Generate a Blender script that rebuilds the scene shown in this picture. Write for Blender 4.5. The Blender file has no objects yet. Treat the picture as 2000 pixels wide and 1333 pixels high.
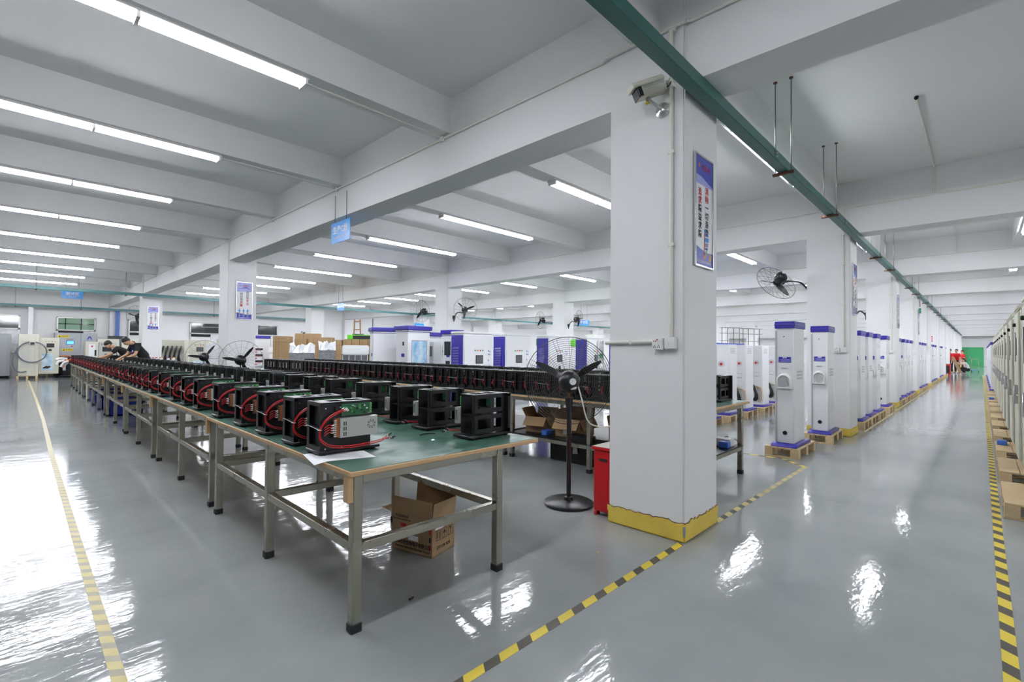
import bpy, bmesh, math, random
from math import sin, cos, pi, radians
from mathutils import Vector, Matrix

random.seed(7)
S = bpy.context.scene
COL = S.collection

# ------------------------------------------------------------------ camera
YAW, PITCH, ROLL, FPX = .7674, .01901, .00818, 949.94
CAMH = 1.40
F = Vector((cos(YAW) * cos(PITCH), sin(YAW) * cos(PITCH), sin(PITCH)))
R0 = Vector((sin(YAW), -cos(YAW), 0.0))
U0 = R0.cross(F)
RV = R0 * cos(ROLL) + U0 * sin(ROLL)
UV = -R0 * sin(ROLL) + U0 * cos(ROLL)
cam = bpy.data.cameras.new('camera')
cam.sensor_width = 36.0
cam.lens = FPX / 2000 * 36
cam.clip_start, cam.clip_end = .05, 300
camo = bpy.data.objects.new('camera', cam)
m = Matrix((RV, UV, -F)).transposed().to_4x4()
m.translation = (0, 0, CAMH)
camo.matrix_world = m
COL.objects.link(camo)
S.camera = camo

# ------------------------------------------------------------------ world, exposure
w = bpy.data.worlds.new('world')
S.world = w
w.use_nodes = True
w.node_tree.nodes['Background'].inputs[0].default_value = (.02, .025, .035, 1)   # night outside
w.node_tree.nodes['Background'].inputs[1].default_value = 1.0
S.view_settings.view_transform = 'Standard'
S.view_settings.look = 'None'
S.view_settings.gamma = 1.0
S.view_settings.use_curve_mapping = False
S.view_settings.exposure = 0.14
TUBE_L = 70.0
S.cycles.max_bounces = 7
S.cycles.diffuse_bounces = 5
S.cycles.glossy_bounces = 3
S.cycles.caustics_reflective = False
S.cycles.caustics_refractive = False
S.cycles.sample_clamp_indirect = 6.0


# ------------------------------------------------------------------ materials
def lin(c):
    return c / 12.92 if c <= .04045 else ((c + .055) / 1.055) ** 2.4


def rgb(h):
    h = h.lstrip('#')
    return tuple(lin(int(h[i:i + 2], 16) / 255) for i in (0, 2, 4)) + (1,)


def mat(name, col, rough=.5, metal=0.0, spec=.5, var=0.0, vscale=4.0, bump=0.0, bscale=30.0, emit=None, estr=0.0, coat=0.0,
        stretch=None, rvar=0.0):
    mt = bpy.data.materials.new(name)
    mt.use_nodes = True
    nt = mt.node_tree
    b = nt.nodes['Principled BSDF']
    c = rgb(col) if isinstance(col, str) else tuple(col) + (1,)
    b.inputs['Base Color'].default_value = c
    b.inputs['Roughness'].default_value = rough
    b.inputs['Metallic'].default_value = metal
    b.inputs['Specular IOR Level'].default_value = spec
    b.inputs['Coat Weight'].default_value = coat
    if var or bump or rvar:
        tc = nt.nodes.new('ShaderNodeTexCoord')
        src = tc.outputs['Object']
        if stretch:
            mp = nt.nodes.new('ShaderNodeMapping')
            mp.inputs['Scale'].default_value = stretch
            nt.links.new(src, mp.inputs[0])
            src = mp.outputs[0]
    if var or rvar:
        n = nt.nodes.new('ShaderNodeTexNoise')
        n.inputs['Scale'].default_value = vscale
        n.inputs['Detail'].default_value = 6
        nt.links.new(src, n.inputs['Vector'])
    if var:
        mx = nt.nodes.new('ShaderNodeMix')
        mx.data_type = 'RGBA'
        mx.inputs[6].default_value = tuple(x * (1 - var) for x in c[:3]) + (1,)
        mx.inputs[7].default_value = tuple(min(1, x * (1 + var)) for x in c[:3]) + (1,)
        nt.links.new(n.outputs['Fac'], mx.inputs[0])
        nt.links.new(mx.outputs[2], b.inputs['Base Color'])
    if rvar:
        mr = nt.nodes.new('ShaderNodeMapRange')
        mr.inputs[1].default_value, mr.inputs[2].default_value = .3, .7
        mr.inputs[3].default_value, mr.inputs[4].default_value = max(.01, rough - rvar), rough + rvar
        nt.links.new(n.outputs['Fac'], mr.inputs[0])
        nt.links.new(mr.outputs[0], b.inputs['Roughness'])
    if bump:
        n2 = nt.nodes.new('ShaderNodeTexNoise')
        n2.inputs['Scale'].default_value = bscale
        n2.inputs['Detail'].default_value = 3
        nt.links.new(src, n2.inputs['Vector'])
        bp = nt.nodes.new('ShaderNodeBump')
        bp.inputs['Strength'].default_value = bump
        bp.inputs['Distance'].default_value = .01
        nt.links.new(n2.outputs['Fac'], bp.inputs['Height'])
        nt.links.new(bp.outputs['Normal'], b.inputs['Normal'])
    if emit:
        b.inputs['Emission Color'].default_value = rgb(emit)
        b.inputs['Emission Strength'].default_value = estr
    return mt


def floor_material():
    mt = bpy.data.materials.new('grey epoxy floor')
    mt.use_nodes = True
    nt = mt.node_tree
    b = nt.nodes['Principled BSDF']
    tc = nt.nodes.new('ShaderNodeTexCoord')

    def noise(scale, detail, sx=1, sy=1):
        mp = nt.nodes.new('ShaderNodeMapping')
        mp.inputs['Scale'].default_value = (sx, sy, 1)
        nt.links.new(tc.outputs['Object'], mp.inputs[0])
        n = nt.nodes.new('ShaderNodeTexNoise')
        n.inputs['Scale'].default_value = scale
        n.inputs['Detail'].default_value = detail
        nt.links.new(mp.outputs[0], n.inputs['Vector'])
        return n.outputs['Fac']
    a = noise(.7, 8)
    cr = nt.nodes.new('ShaderNodeValToRGB')
    cr.color_ramp.elements[0].position = .3
    cr.color_ramp.elements[0].color = rgb('#878c8d')
    cr.color_ramp.elements[1].position = .7
    cr.color_ramp.elements[1].color = rgb('#a1a4a3')
    nt.links.new(a, cr.inputs[0])
    # thin pale scuffs
    sc = noise(5, 4, 1, .12)
    r2 = nt.nodes.new('ShaderNodeValToRGB')
    r2.color_ramp.elements[0].position = .70
    r2.color_ramp.elements[0].color = (0, 0, 0, 1)
    r2.color_ramp.elements[1].position = .74
    r2.color_ramp.elements[1].color = (.25, .25, .25, 1)
    nt.links.new(sc, r2.inputs[0])
    mx = nt.nodes.new('ShaderNodeMix')
    mx.data_type = 'RGBA'
    mx.inputs[7].default_value = rgb('#b9bbba')
    nt.links.new(r2.outputs[0], mx.inputs[0])
    nt.links.new(cr.outputs[0], mx.inputs[6])
    nt.links.new(mx.outputs[2], b.inputs['Base Color'])
    rr = noise(1.6, 5)
    mr = nt.nodes.new('ShaderNodeMapRange')
    mr.inputs[1].default_value, mr.inputs[2].default_value = .3, .7
    mr.inputs[3].default_value, mr.inputs[4].default_value = .045, .11
    nt.links.new(rr, mr.inputs[0])
    nt.links.new(mr.outputs[0], b.inputs['Roughness'])
    b.inputs['Specular IOR Level'].default_value = .32
    h1 = noise(8.0, 3, .35, 1)
    h2 = noise(34, 3, .6, 1)
    ad = nt.nodes.new('ShaderNodeMath')
    ad.operation = 'MULTIPLY_ADD'
    ad.inputs[1].default_value = .22
    nt.links.new(h2, ad.inputs[0])
    nt.links.new(h1, ad.inputs[2])
    bp = nt.nodes.new('ShaderNodeBump')
    bp.inputs['Strength'].default_value = .38
    bp.inputs['Distance'].default_value = .006
    nt.links.new(ad.outputs[0], bp.inputs['Height'])
    nt.links.new(bp.outputs['Normal'], b.inputs['Normal'])
    return mt


def picture_material():
    """sky-blue printed panel fading to pale cloud, with object Z as the gradient"""
    mt = bpy.data.materials.new('printed sky panel')
    mt.use_nodes = True
    nt = mt.node_tree
    b = nt.nodes['Principled BSDF']
    b.inputs['Roughness'].default_value = .3
    tc = nt.nodes.new('ShaderNodeTexCoord')
    n = nt.nodes.new('ShaderNodeTexNoise')
    n.inputs['Scale'].default_value = 3.0
    n.inputs['Detail'].default_value = 5
    nt.links.new(tc.outputs['Object'], n.inputs['Vector'])
    cr = nt.nodes.new('ShaderNodeValToRGB')
    cr.color_ramp.elements[0].position = .35
    cr.color_ramp.elements[0].color = rgb('#7fb2d8')
    cr.color_ramp.elements[1].position = .65
    cr.color_ramp.elements[1].color = rgb('#dfeef4')
    nt.links.new(n.outputs['Fac'], cr.inputs[0])
    nt.links.new(cr.outputs[0], b.inputs['Base Color'])
    return mt


M = dict(
    wall=mat('white painted plaster', '#e4e4e4', .75, var=.03, vscale=1.5, bump=.12, bscale=18),
    ceil=mat('white ceiling paint', '#e6e6e6', .9, spec=.2, var=.03, vscale=.8),
    yellow=mat('chipped yellow paint', '#d9bf52', .6, var=.2, vscale=6, bump=.3, bscale=25),
    tube=mat('lit tube', '#ffffff', .4, emit='#f6f8ff', estr=TUBE_L),
    white=mat('white powder coat', '#e4e5e7', .3, spec=.5, var=.015, vscale=2),
    whitep=mat('white plastic', '#e6e6e4', .4),
    cream=mat('cream powder coat', '#cfcdbd', .35, var=.02, vscale=2),
    blue=mat('dark blue powder coat', '#2c2590', .35),
    bluelight=mat('blue cap band', '#3a3796', .3),
    green=mat('green rail paint', '#30635c', .45, var=.15, vscale=5),
    lime=mat('lime green plastic', '#62c22e', .35),
    mat=mat('green bench mat', '#36594d', .4, var=.25, vscale=7, rvar=.12),
    wood=mat('raw board edge', '#c3a279', .6, var=.15, vscale=20),
    pallet=mat('pale pallet wood', '#ccb48c', .7, var=.2, vscale=9, stretch=(6, 1, 6)),
    steel=mat('brushed steel tube', '#a5a396', .3, metal=.9, var=.06, vscale=3, rvar=.08),
    chrome=mat('bright metal', '#d4d6d8', .25, metal=1.0),
    alu=mat('aluminium sheet', '#b9bab6', .4, metal=.6, var=.05),
    rubber=mat('black rubber foot', '#17191a', .6),
    black=mat('black sheet metal', '#0f1012', .36, spec=.4),
    blackp=mat('black plastic', '#141518', .35),
    dark=mat('dark recess', '#0b0b0d', .7),
    red=mat('red wire', '#b3121e', .4),
    redpaint=mat('red painted steel', '#b01018', .35, var=.06),
    pcb=mat('green circuit board', '#1f5f38', .4, var=.35, vscale=60),
    pcbgreen=mat('green connector', '#4c9a4f', .4),
    orange=mat('orange terminal strip', '#8f4c1e', .45),
    orangec=mat('orange cable', '#e07830', .5),
    card=mat('brown cardboard', '#a08461', .8, var=.08, vscale=5),
    carddark=mat('brown cardboard inside', '#8d6c45', .85),
    paper=mat('white paper', '#eceef0', .7),
    ink=mat('dark print', '#2a2522', .7),
    greyink=mat('grey print', '#8e9095', .6),
    grey=mat('grey steel cabinet', '#a9adb1', .4, var=.03),
    greyplate=mat('grey grille', '#b7babd', .5),
    glass=mat('night window glass', '#20272b', .06, spec=.8),
    greenglass=mat('greenish lit window', '#5f7a66', .08, spec=.8, emit='#8fb39a', estr=.25),
    poster=mat('poster white', '#e6e8ea', .3),
    posterblue=mat('poster blue', '#3340a8', .3, var=.25, vscale=6),
    posterlilac=mat('poster pale blue', '#9fa4e0', .3, var=.2, vscale=9),
    posterred=mat('poster red', '#b2202a', .4),
    sign=mat('sign blue', '#2f95e6', .25),
    screen=mat('grey screen', '#5d6166', .12),
    lit=mat('lit blue screen', '#3a90f0', .2, emit='#63b4ff', estr=1.4),
    lampred=mat('red lamp', '#c02020', .3),
    lampgreen=mat('green lamp', '#1d8a5a', .3),
    lampamber=mat('amber lamp', '#d07a18', .3),
    tapey=mat('yellow floor tape', '#dcc442', .5, var=.08, vscale=9),
    tapek=mat('dark floor tape', '#4b463d', .55, var=.2, vscale=9),
    tapew=mat('worn yellow floor tape', '#c9bb7c', .5, var=.12, vscale=12),
    tapew2=mat('worn grey floor tape', '#a39d84', .5, var=.12, vscale=12),
    tapew3=mat('rubbed pale floor tape', '#bdb48a', .5, var=.15, vscale=8),
    conduit=mat('cream conduit', '#dcdbd2', .45),
    rust=mat('rusty bracket', '#5b3a2a', .7, var=.25, vscale=20),
    cageg=mat('grey wire cage', '#5b5a56', .4, metal=.5),
    bluebin=mat('blue plastic bin', '#2d45b0', .4),
    bluebinl=mat('light blue plastic tray', '#3f6fc8', .4),
    doorgreen=mat('green painted door', '#3fa86c', .4),
    film=mat('crumpled clear film', '#cfd1d4', .15, spec=.9, var=.35, vscale=9, bump=1.0, bscale=12),
    foil=mat('silver wrapped block', '#8c8e92', .2, metal=.4, var=.5, vscale=10, bump=1.0, bscale=14),
    yellowlab=mat('yellow label', '#e8d020', .5),
    skin=mat('skin', '#c69a7c', .55),
    hair=mat('black hair', '#15110f', .5),
    shirtk=mat('black cotton', '#17171a', .85),
    shirtm=mat('maroon cotton', '#6d1420', .85),
    shirtr=mat('red cotton', '#c4141c', .85),
    shirtw=mat('white cotton', '#dcdde0', .85),
    trousers=mat('dark trousers', '#1d1e26', .85),
    lanyard=mat('blue lanyard', '#2b3fa0', .7),
    ladder=mat('worn ladder wood', '#9b7750', .7),
    shoe=mat('grey shoe', '#8b8d90', .6),
    cablegrey=mat('grey hose', '#6d7078', .4),
    bluepost=mat('blue steel post', '#3a64b4', .4),
    teal=mat('teal conduit', '#4a7c7e', .45, var=.12, vscale=6),
    floor=floor_material(),
    picture=picture_material(),
)


# ------------------------------------------------------------------ mesh builder
class MB:
    def __init__(s, mx=None):
        s.v, s.f, s.mi, s.mats = [], [], [], []
        s.M = mx or Matrix()

    def m(s, name):
        if name not in s.mats:
            s.mats.append(name)
        return s.mats.index(name)

    def add(s, vs, fs, mt):
        o = len(s.v)
        s.v += [tuple(s.M @ Vector(p)) for p in vs]
        i = s.m(mt)
        for f in fs:
            s.f.append([o + k for k in f])
            s.mi.append(i)
        return s

    def box(s, x0, x1, y0, y1, z0, z1, mt):
        vs = [(x, y, z) for z in (z0, z1) for y in (y0, y1) for x in (x0, x1)]
        return s.add(vs, [(0, 2, 3, 1), (4, 5, 7, 6), (0, 1, 5, 4), (2, 6, 7, 3), (0, 4, 6, 2), (1, 3, 7, 5)], mt)

    def cyl(s, p0, p1, r0, mt, r1=None, n=12):
        r1 = r0 if r1 is None else r1
        p0, p1 = Vector(p0), Vector(p1)
        d = (p1 - p0).normalized()
        a = d.orthogonal().normalized()
        b = d.cross(a)
        vs = []
        for p, r in ((p0, r0), (p1, r1)):
            vs += [p + (a * cos(2 * pi * k / n) + b * sin(2 * pi * k / n)) * r for k in range(n)]
        fs = [(k, (k + 1) % n, n + (k + 1) % n, n + k) for k in range(n)]
        fs += [tuple(range(n - 1, -1, -1)), tuple(range(n, 2 * n))]
        return s.add(vs, fs, mt)

    def tube(s, pts, r, mt, n=6, closed=False, sub=0):
        P = [Vector(p) for p in pts]
        if sub and not closed:
            Q = []
            for i in range(len(P) - 1):
                a, b, c, d = P[max(i - 1, 0)], P[i], P[i + 1], P[min(i + 2, len(P) - 1)]
                for k in range(sub):
                    t = k / sub
                    Q.append(.5 * ((2 * b) + (c - a) * t + (2 * a - 5 * b + 4 * c - d) * t * t + (3 * b - a - 3 * c + d) * t ** 3))
            P = Q + [P[-1]]
        L = len(P)
        vs = []
        a = None
        for i, p in enumerate(P):
            if closed:
                d = (P[(i + 1) % L] - P[i - 1]).normalized()
            else:
                d = (P[min(i + 1, L - 1)] - P[max(i - 1, 0)]).normalized()
            if a is None:
                a = d.orthogonal().normalized()
            else:
                a = (a - d * a.dot(d)).normalized()
            b = d.cross(a)
            vs += [p + (a * cos(2 * pi * k / n) + b * sin(2 * pi * k / n)) * r for k in range(n)]
        fs = []
        for i in range(L if closed else L - 1):
            o, q = i * n, ((i + 1) % L) * n
            fs += [(o + k, o + (k + 1) % n, q + (k + 1) % n, q + k) for k in range(n)]
        if not closed:
            fs += [tuple(range(n - 1, -1, -1)), tuple(range((L - 1) * n, L * n))]
        return s.add(vs, fs, mt)

    def ring(s, c, nrm, R, r, mt, n=32, k=6):
        c, d = Vector(c), Vector(nrm).normalized()
        a = d.orthogonal().normalized()
        b = d.cross(a)
        return s.tube([c + (a * cos(2 * pi * i / n) + b * sin(2 * pi * i / n)) * R for i in range(n)], r, mt, k, True)

    def lathe(s, c, axis, prof, mt, n=24):
        c, d = Vector(c), Vector(axis).normalized()
        a = d.orthogonal().normalized()
        b = d.cross(a)
        vs = []
        for r, z in prof:
            vs += [c + d * z + (a * cos(2 * pi * k / n) + b * sin(2 * pi * k / n)) * max(r, 1e-4) for k in range(n)]
        fs = []
        for i in range(len(prof) - 1):
            fs += [(i * n + k, i * n + (k + 1) % n, (i + 1) * n + (k + 1) % n, (i + 1) * n + k) for k in range(n)]
        fs += [tuple(range(n - 1, -1, -1)), tuple(range((len(prof) - 1) * n, len(prof) * n))]
        return s.add(vs, fs, mt)

    def prism(s, poly, ax, h0, h1, mt):
        """poly of 2-D points extruded along axis index ax from h0 to h1"""
        def P(p, h):
            q = [0, 0, 0]
            o = [i for i in range(3) if i != ax]
            q[o[0]], q[o[1]], q[ax] = p[0], p[1], h
            return tuple(q)
        n = len(poly)
        vs = [P(p, h0) for p in poly] + [P(p, h1) for p in poly]
        fs = [(k, (k + 1) % n, n + (k + 1) % n, n + k) for k in range(n)] + [tuple(range(n - 1, -1, -1)), tuple(range(n, 2 * n))]
        return s.add(vs, fs, mt)

    def quad(s, pts, mt):
        return s.add(pts, [tuple(range(len(pts)))], mt)

    def flap(s, pts, t, mt):
        """a thin sheet of thickness t on the quad pts"""
        P = [Vector(p) for p in pts]
        nr = (P[1] - P[0]).cross(P[2] - P[0]).normalized() * t
        n = len(P)
        return s.add(P + [p + nr for p in P], [(k, (k + 1) % n, n + (k + 1) % n, n + k) for k in range(n)] +
                     [tuple(range(n - 1, -1, -1)), tuple(range(n, 2 * n))], mt)

    def blob(s, c, rx, ry, rz, mt, n=12, mm=8):
        vs, fs = [], []
        for i in range(mm + 1):
            th = pi * i / mm
            for k in range(n):
                ph = 2 * pi * k / n
                vs.append((c[0] + rx * sin(th) * cos(ph), c[1] + ry * sin(th) * sin(ph), c[2] + rz * cos(th)))
        for i in range(mm):
            for k in range(n):
                fs.append((i * n + k, (i + 1) * n + k, (i + 1) * n + (k + 1) % n, i * n + (k + 1) % n))
        return s.add(vs, fs, mt)

    def mesh(s, name, bevel=0.0, seg=1, smooth=True):
        me = bpy.data.meshes.new(name)
        bm = bmesh.new()
        V = [bm.verts.new(p) for p in s.v]
        for f, i in zip(s.f, s.mi):
            try:
                fc = bm.faces.new([V[k] for k in f])
                fc.material_index = i
            except ValueError:
                pass
        bmesh.ops.recalc_face_normals(bm, faces=bm.faces)
        if bevel:
            es = [e for e in bm.edges if len(e.link_faces) == 2 and e.calc_face_angle(0) > .6]
            bmesh.ops.bevel(bm, geom=es, offset=bevel, segments=seg, affect='EDGES', clamp_overlap=True)
        bm.to_mesh(me)
        bm.free()
        for n_ in s.mats:
            me.materials.append(M[n_])
        if smooth:
            me.shade_smooth()
            me.set_sharp_from_angle(angle=radians(38))
        return me

    def build(s, name, parent=None, bevel=0.0, seg=1, loc=None, label=None, smooth=True):
        o = bpy.data.objects.new(name, s.mesh(name, bevel, seg, smooth))
        COL.objects.link(o)
        if parent:
            o.parent = parent
        if loc:
            o.location = loc
        if label:
            o['label'] = label
        return o


def thing(name, label, cat, loc=(0, 0, 0), rotz=0.0, group=None):
    o = bpy.data.objects.new(name, None)
    o.empty_display_size = .1
    COL.objects.link(o)
    o.location = loc
    o.rotation_euler = (0, 0, rotz)
    o['label'] = label
    o['category'] = cat
    if group:
        o['group'] = group
    return o


def tag(o, label, cat, group=None):
    o['label'] = label
    o['category'] = cat
    if group:
        o['group'] = group
    return o


def struct(o):
    o['kind'] = 'structure'
    return o


KIDS = {}


def kids(o):
    if o.name not in KIDS or True:
        return [c for c in o.children]


def dup(root, loc, rotz=0.0, label=None, group=None, skip=()):
    def rec(o, par):
        c = o.copy()
        COL.objects.link(c)
        if par:
            c.parent = par
        for ch in TREE.get(o, ()):
            if ch.name.split('.')[0] not in skip:
                rec(ch, c)
        return c
    r = rec(root, None)
    r.location = loc
    r.rotation_euler = (0, 0, rotz)
    if label:
        r['label'] = label
    if group:
        r['group'] = group
    return r


TREE = {}


def freeze(root):
    """remember a prototype's children once, so copies are cheap"""
    def rec(o):
        ks = list(o.children)
        TREE[o] = ks
        for k in ks:
            rec(k)
    rec(root)
    return root


ONES = ['', 'first', 'second', 'third', 'fourth', 'fifth', 'sixth', 'seventh', 'eighth', 'ninth', 'tenth', 'eleventh', 'twelfth',
        'thirteenth', 'fourteenth', 'fifteenth', 'sixteenth', 'seventeenth', 'eighteenth', 'nineteenth']
TENS = ['', '', 'twenty', 'thirty', 'forty', 'fifty', 'sixty', 'seventy', 'eighty', 'ninety']


def nth(n):
    if n < 20:
        return ONES[n]
    t, u = divmod(n, 10)
    return (TENS[t][:-1] + 'ieth') if u == 0 else TENS[t] + '-' + ONES[u]


def text_mesh(txt, size, align='CENTER', extrude=.0006, bold=False):
    cu = bpy.data.curves.new('lettering', 'FONT')
    cu.body = txt
    cu.size = size
    cu.align_x = align
    cu.align_y = 'CENTER'
    cu.extrude = extrude
    cu.resolution_u = 2
    if bold:
        cu.offset = size * .018
    o = bpy.data.objects.new('lettering', cu)
    COL.objects.link(o)
    dg = bpy.context.evaluated_depsgraph_get()
    me = bpy.data.meshes.new_from_object(o.evaluated_get(dg))
    bpy.data.objects.remove(o)
    return me


def lettering(mb, txt, size, origin, right, up, mt, align='CENTER', squeeze=1.0, bold=False):
    """adds text to a mesh builder on the plane spanned by right and up"""
    me = text_mesh(txt, size, align, bold=bold)
    r, u = Vector(right).normalized(), Vector(up).normalized()
    n = r.cross(u)
    o = Vector(origin)
    vs = [o + r * v.co.x * squeeze + u * v.co.y + n * v.co.z for v in me.vertices]
    mb.add(vs, [tuple(p.vertices) for p in me.polygons], mt)
    bpy.data.meshes.remove(me)
    return mb

# ================================================================== THE BUILDING
XC = [-2.75, 3.45, 9.77, 15.89, 21.66, 27.54, 33.45, 39.35, 45.25, 51.15, 57.05, 62.95, 68.85, 74.75]
YC = [1.57, 12.33, 22.4]
YB = [-5.9, -3.28, -.66, 1.9, 4.48, 7.08, 9.69, 12.4, 15.1, 17.8, 20.2, 22.72, 25.4, 28.0]
ZM, ZS, ZC = 3.40, 3.88, 4.28
WX0, WX1, WY0, WY1 = -9.0, 76.0, -9.0, 31.5

struct(MB().box(WX0, WX1, WY0, WY1 + .2, -.1, 0, 'floor').build('floor'))
struct(MB().box(WX0, WX1, WY0, WY1 + .2, ZC, ZC + .12, 'ceil').build('ceiling'))
struct(MB().box(WX0, WX1, WY1, WY1 + .2, 0, ZC, 'wall').build('wall_left'))
struct(MB().box(WX0, WX1, WY0 - .2, WY0, 0, ZC, 'wall').build('wall_right'))
struct(MB().box(WX0 - .2, WX0, WY0 - .2, WY1 + .2, 0, ZC, 'wall').build('wall_back'))
wf = MB().box(WX1, WX1 + .2, WY0 - .2, WY1 + .2, 0, ZC, 'wall')
struct(wf.build('wall_front'))

for x in XC:
    b = MB()
    # a slightly uneven plaster edge along the underside
    n = 24
    vs = []
    for i in range(n + 1):
        y = WY0 + (WY1 - WY0) * i / n
        e = .008 * sin(i * 2.1) + .006 * sin(i * 5.3)
        vs += [(x + .02, y, ZM + e), (x + .42, y, ZM + e * .4), (x + .42, y, ZC), (x + .02, y, ZC)]
    fs = []
    for i in range(n):
        for k in range(4):
            fs.append((i * 4 + k, i * 4 + (k + 1) % 4, (i + 1) * 4 + (k + 1) % 4, (i + 1) * 4 + k))
    b.add(vs, fs, 'wall')
    struct(b.build('ceiling_beam', smooth=False))
for y in YB:
    struct(MB().box(WX0, WX1, y - .125, y + .125, ZS, ZC, 'wall').build('cross_beam'))

for iy, y in enumerate(YC):
    for ix, x in enumerate(XC):
        if iy and x > 40:
            continue
        if x < 0 and iy == 0:
            continue
        o = struct(MB().box(x, x + .615, y, y + .64, .12, ZC, 'wall').build('column', bevel=.012, seg=2))
        yb = MB().box(x - .008, x + .623, y - .008, y + .648, 0, .13, 'yellow').build('painted_base', o, bevel=.012, seg=2)
        yb['label'] = 'chipped yellow painted base of the column'
        if ix == 1 and iy == 0:
            jg = MB()
            rj = random.Random(6)
            n_ = 26
            for ax, c0, c1, fx in ((0, y - .008, y + .648, x - .009), (1, x - .008, x + .623, y - .009)):
                top = [(c0 + (c1 - c0) * q / n_, .131 + rj.uniform(-.004, .014) + (.008 if 3 < q < 9 else 0)) for q in range(n_ + 1)]
                jg.prism([(c0, .10)] + top + [(c1, .10)], ax, fx, fx + .006, 'yellow')
                lo = [(a_, z_ + .004 + rj.uniform(0, .003)) for a_, z_ in top]
                jg.prism(top + lo[::-1], ax, fx + .007, fx + .012, 'rust')
            jg.box(x - .011, x + .004, y - .011, y + .004, .05, .12, 'greyink')
            jg.build('chipped_paint_edge', o)
# pilasters on the left wall
for x in (-2.6, 3.5, 9.8, 15.9, 21.7, 27.6):
    struct(MB().box(x, x + .6, WY1 - .3, WY1, 0, ZC, 'wall').build('column'))

# ------------------------------------------------------------------ windows of the left wall
WIN = [(-2.5, .38, 'glass'), (1.58, 3.0, 'greenglass'), (4.27, 5.6, 'glass'), (6.96, 8.46, 'glass'), (10.35, 11.63, 'glass'),
       (13.1, 13.9, 'glass'), (16.0, 17.5, 'glass')]
for i, (a, c, g) in enumerate(WIN):
    z0, z1 = (1.1, 2.82) if i < 5 else (1.1, 2.5)
    y = WY1
    f = MB()
    for (x0, x1, p, q) in ((a, c, z1 - .06, z1), (a, c, z0, z0 + .06), (a, a + .06, z0, z1), (c - .06, c, z0, z1),
                           (a, c, 2.16, 2.22)):
        f.box(x0, x1, y - .09, y - .002, p, q, 'alu')
    mid = (a + c) / 2
    nmul = 3 if c - a > 1.3 and g == 'greenglass' else 1
    w_ = struct(f.build('window_%d' % (i + 1)))
    MB().box(a + .05, c - .05, y - .03, y - .003, 2.2, z1 - .05, g).build('upper_pane', w_)
    if g == 'greenglass':
        mu = MB()
        for t in (.22, .62):
            mu.box(a + (c - a) * t - .02, a + (c - a) * t + .02, y - .06, y - .03, 2.22, z1 - .06, 'glass')
        mu.box(a + .05, c - .05, y - .06, y - .03, 2.47, 2.51, 'glass')
        mu.build('glazing_bar', w_)
    MB().box(a + .05, a + (c - a) * .68, y - .05, y - .003, 2.02, 2.15, 'dark').build('lower_pane', w_)
    MB().box(a + (c - a) * .68, c - .06, y - .05, y - .003, 1.5, 2.15, 'film').build('foil_panel', w_)

# ------------------------------------------------------------------ green double door at the end of the aisle
d = MB()
DX = WX1
for (y0, y1, z0, z1) in ((-.2, -.08, 0, 2.1), (2.08, 2.2, 0, 2.1), (-.2, 2.2, 2.02, 2.16)):
    d.box(DX - .08, DX - .002, y0, y1, z0, z1, 'doorgreen')
dr = struct(d.build('door_1'))
for y0, y1 in ((-.08, .98), (1.0, 2.08)):
    MB().box(DX - .06, DX - .002, y0, y1, .01, 2.02, 'doorgreen').build('door_leaf', dr)
MB().box(DX - .09, DX - .06, .9, .94, .9, 1.2, 'chrome').build('door_handle', dr)

# ------------------------------------------------------------------ floor tapes (flat on the floor)
def tape(name, pts, wdt, pitch, mats, label, skew=.35):
    b = MB()
    P = [Vector((p[0], p[1], 0)) for p in pts]
    acc = 0.0
    k = 0
    for a, c in zip(P[:-1], P[1:]):
        L = (c - a).length
        d_ = (c - a) / L
        nrm = Vector((-d_.y, d_.x, 0))
        s = 0.0
        while s < L - 1e-4:
            e = min(L, s + pitch * (.55 if k % 2 == 0 else .45))
            q = [a + d_ * (s + skew * wdt) + nrm * wdt / 2, a + d_ * (s - skew * wdt) - nrm * wdt / 2,
                 a + d_ * (e - skew * wdt) - nrm * wdt / 2, a + d_ * (e + skew * wdt) + nrm * wdt / 2]
            t = s / L
            mk = mats(k, a + d_ * s)
            b.flap([(p.x, p.y, .0004) for p in q], .0012, mk)
            s = e
            k += 1
    o = b.build(name, smooth=False)
    return tag(o, label, 'floor tape')


yk = lambda k, p: 'tapey' if k % 2 == 0 else 'tapek'
tape('floor_tape', [(1.15, 1.585), (3.43, 1.583)], .05, .215, yk, 'yellow and black striped floor tape leading up to the near column corner')
tape('floor_tape', [(4.09, 1.58), (5.4, 1.567), (6.76, 1.557)], .05, .2,
     lambda k, p: 'tapew' if k % 2 == 0 else ('tapek' if p.x < 5 else 'tapew2'), 'worn yellow striped floor tape running on past the near column')
tape('floor_tape', [(6.79, 1.545), (7.1, 1.89), (7.085, 2.38), (7.07, 3.3)], .045, .2, yk,
     'striped floor tape turning the corner by the first charging post pallet')
tape('floor_tape', [(.345, 1.9), (.37, 4.3), (.42, 8.5)], .05, .135, lambda k, p: 'tapew' if k % 2 == 0 else 'tapew2',
     'faded striped floor tape along the open floor left of the long bench')
tape('floor_tape', [(.42, 8.5), (.50, 13), (.55, 18), (.62, 28)], .05, .16, lambda k, p: 'tapew3',
     'thin yellow floor tape running to the cream cabinet with hose')
tape('floor_tape', [(2.7, -.085), (14, -.085), (45, -.085)], .055, .23, yk, 'yellow and black floor tape beside the cream cabinets on pallets')
tape('floor_tape', [(10.6, 1.50), (30, 1.50)], .04, .16, lambda k, p: 'tapew' if k % 2 == 0 else 'tapew2',
     'worn floor tape along the pallets between the aisle columns')

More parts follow.
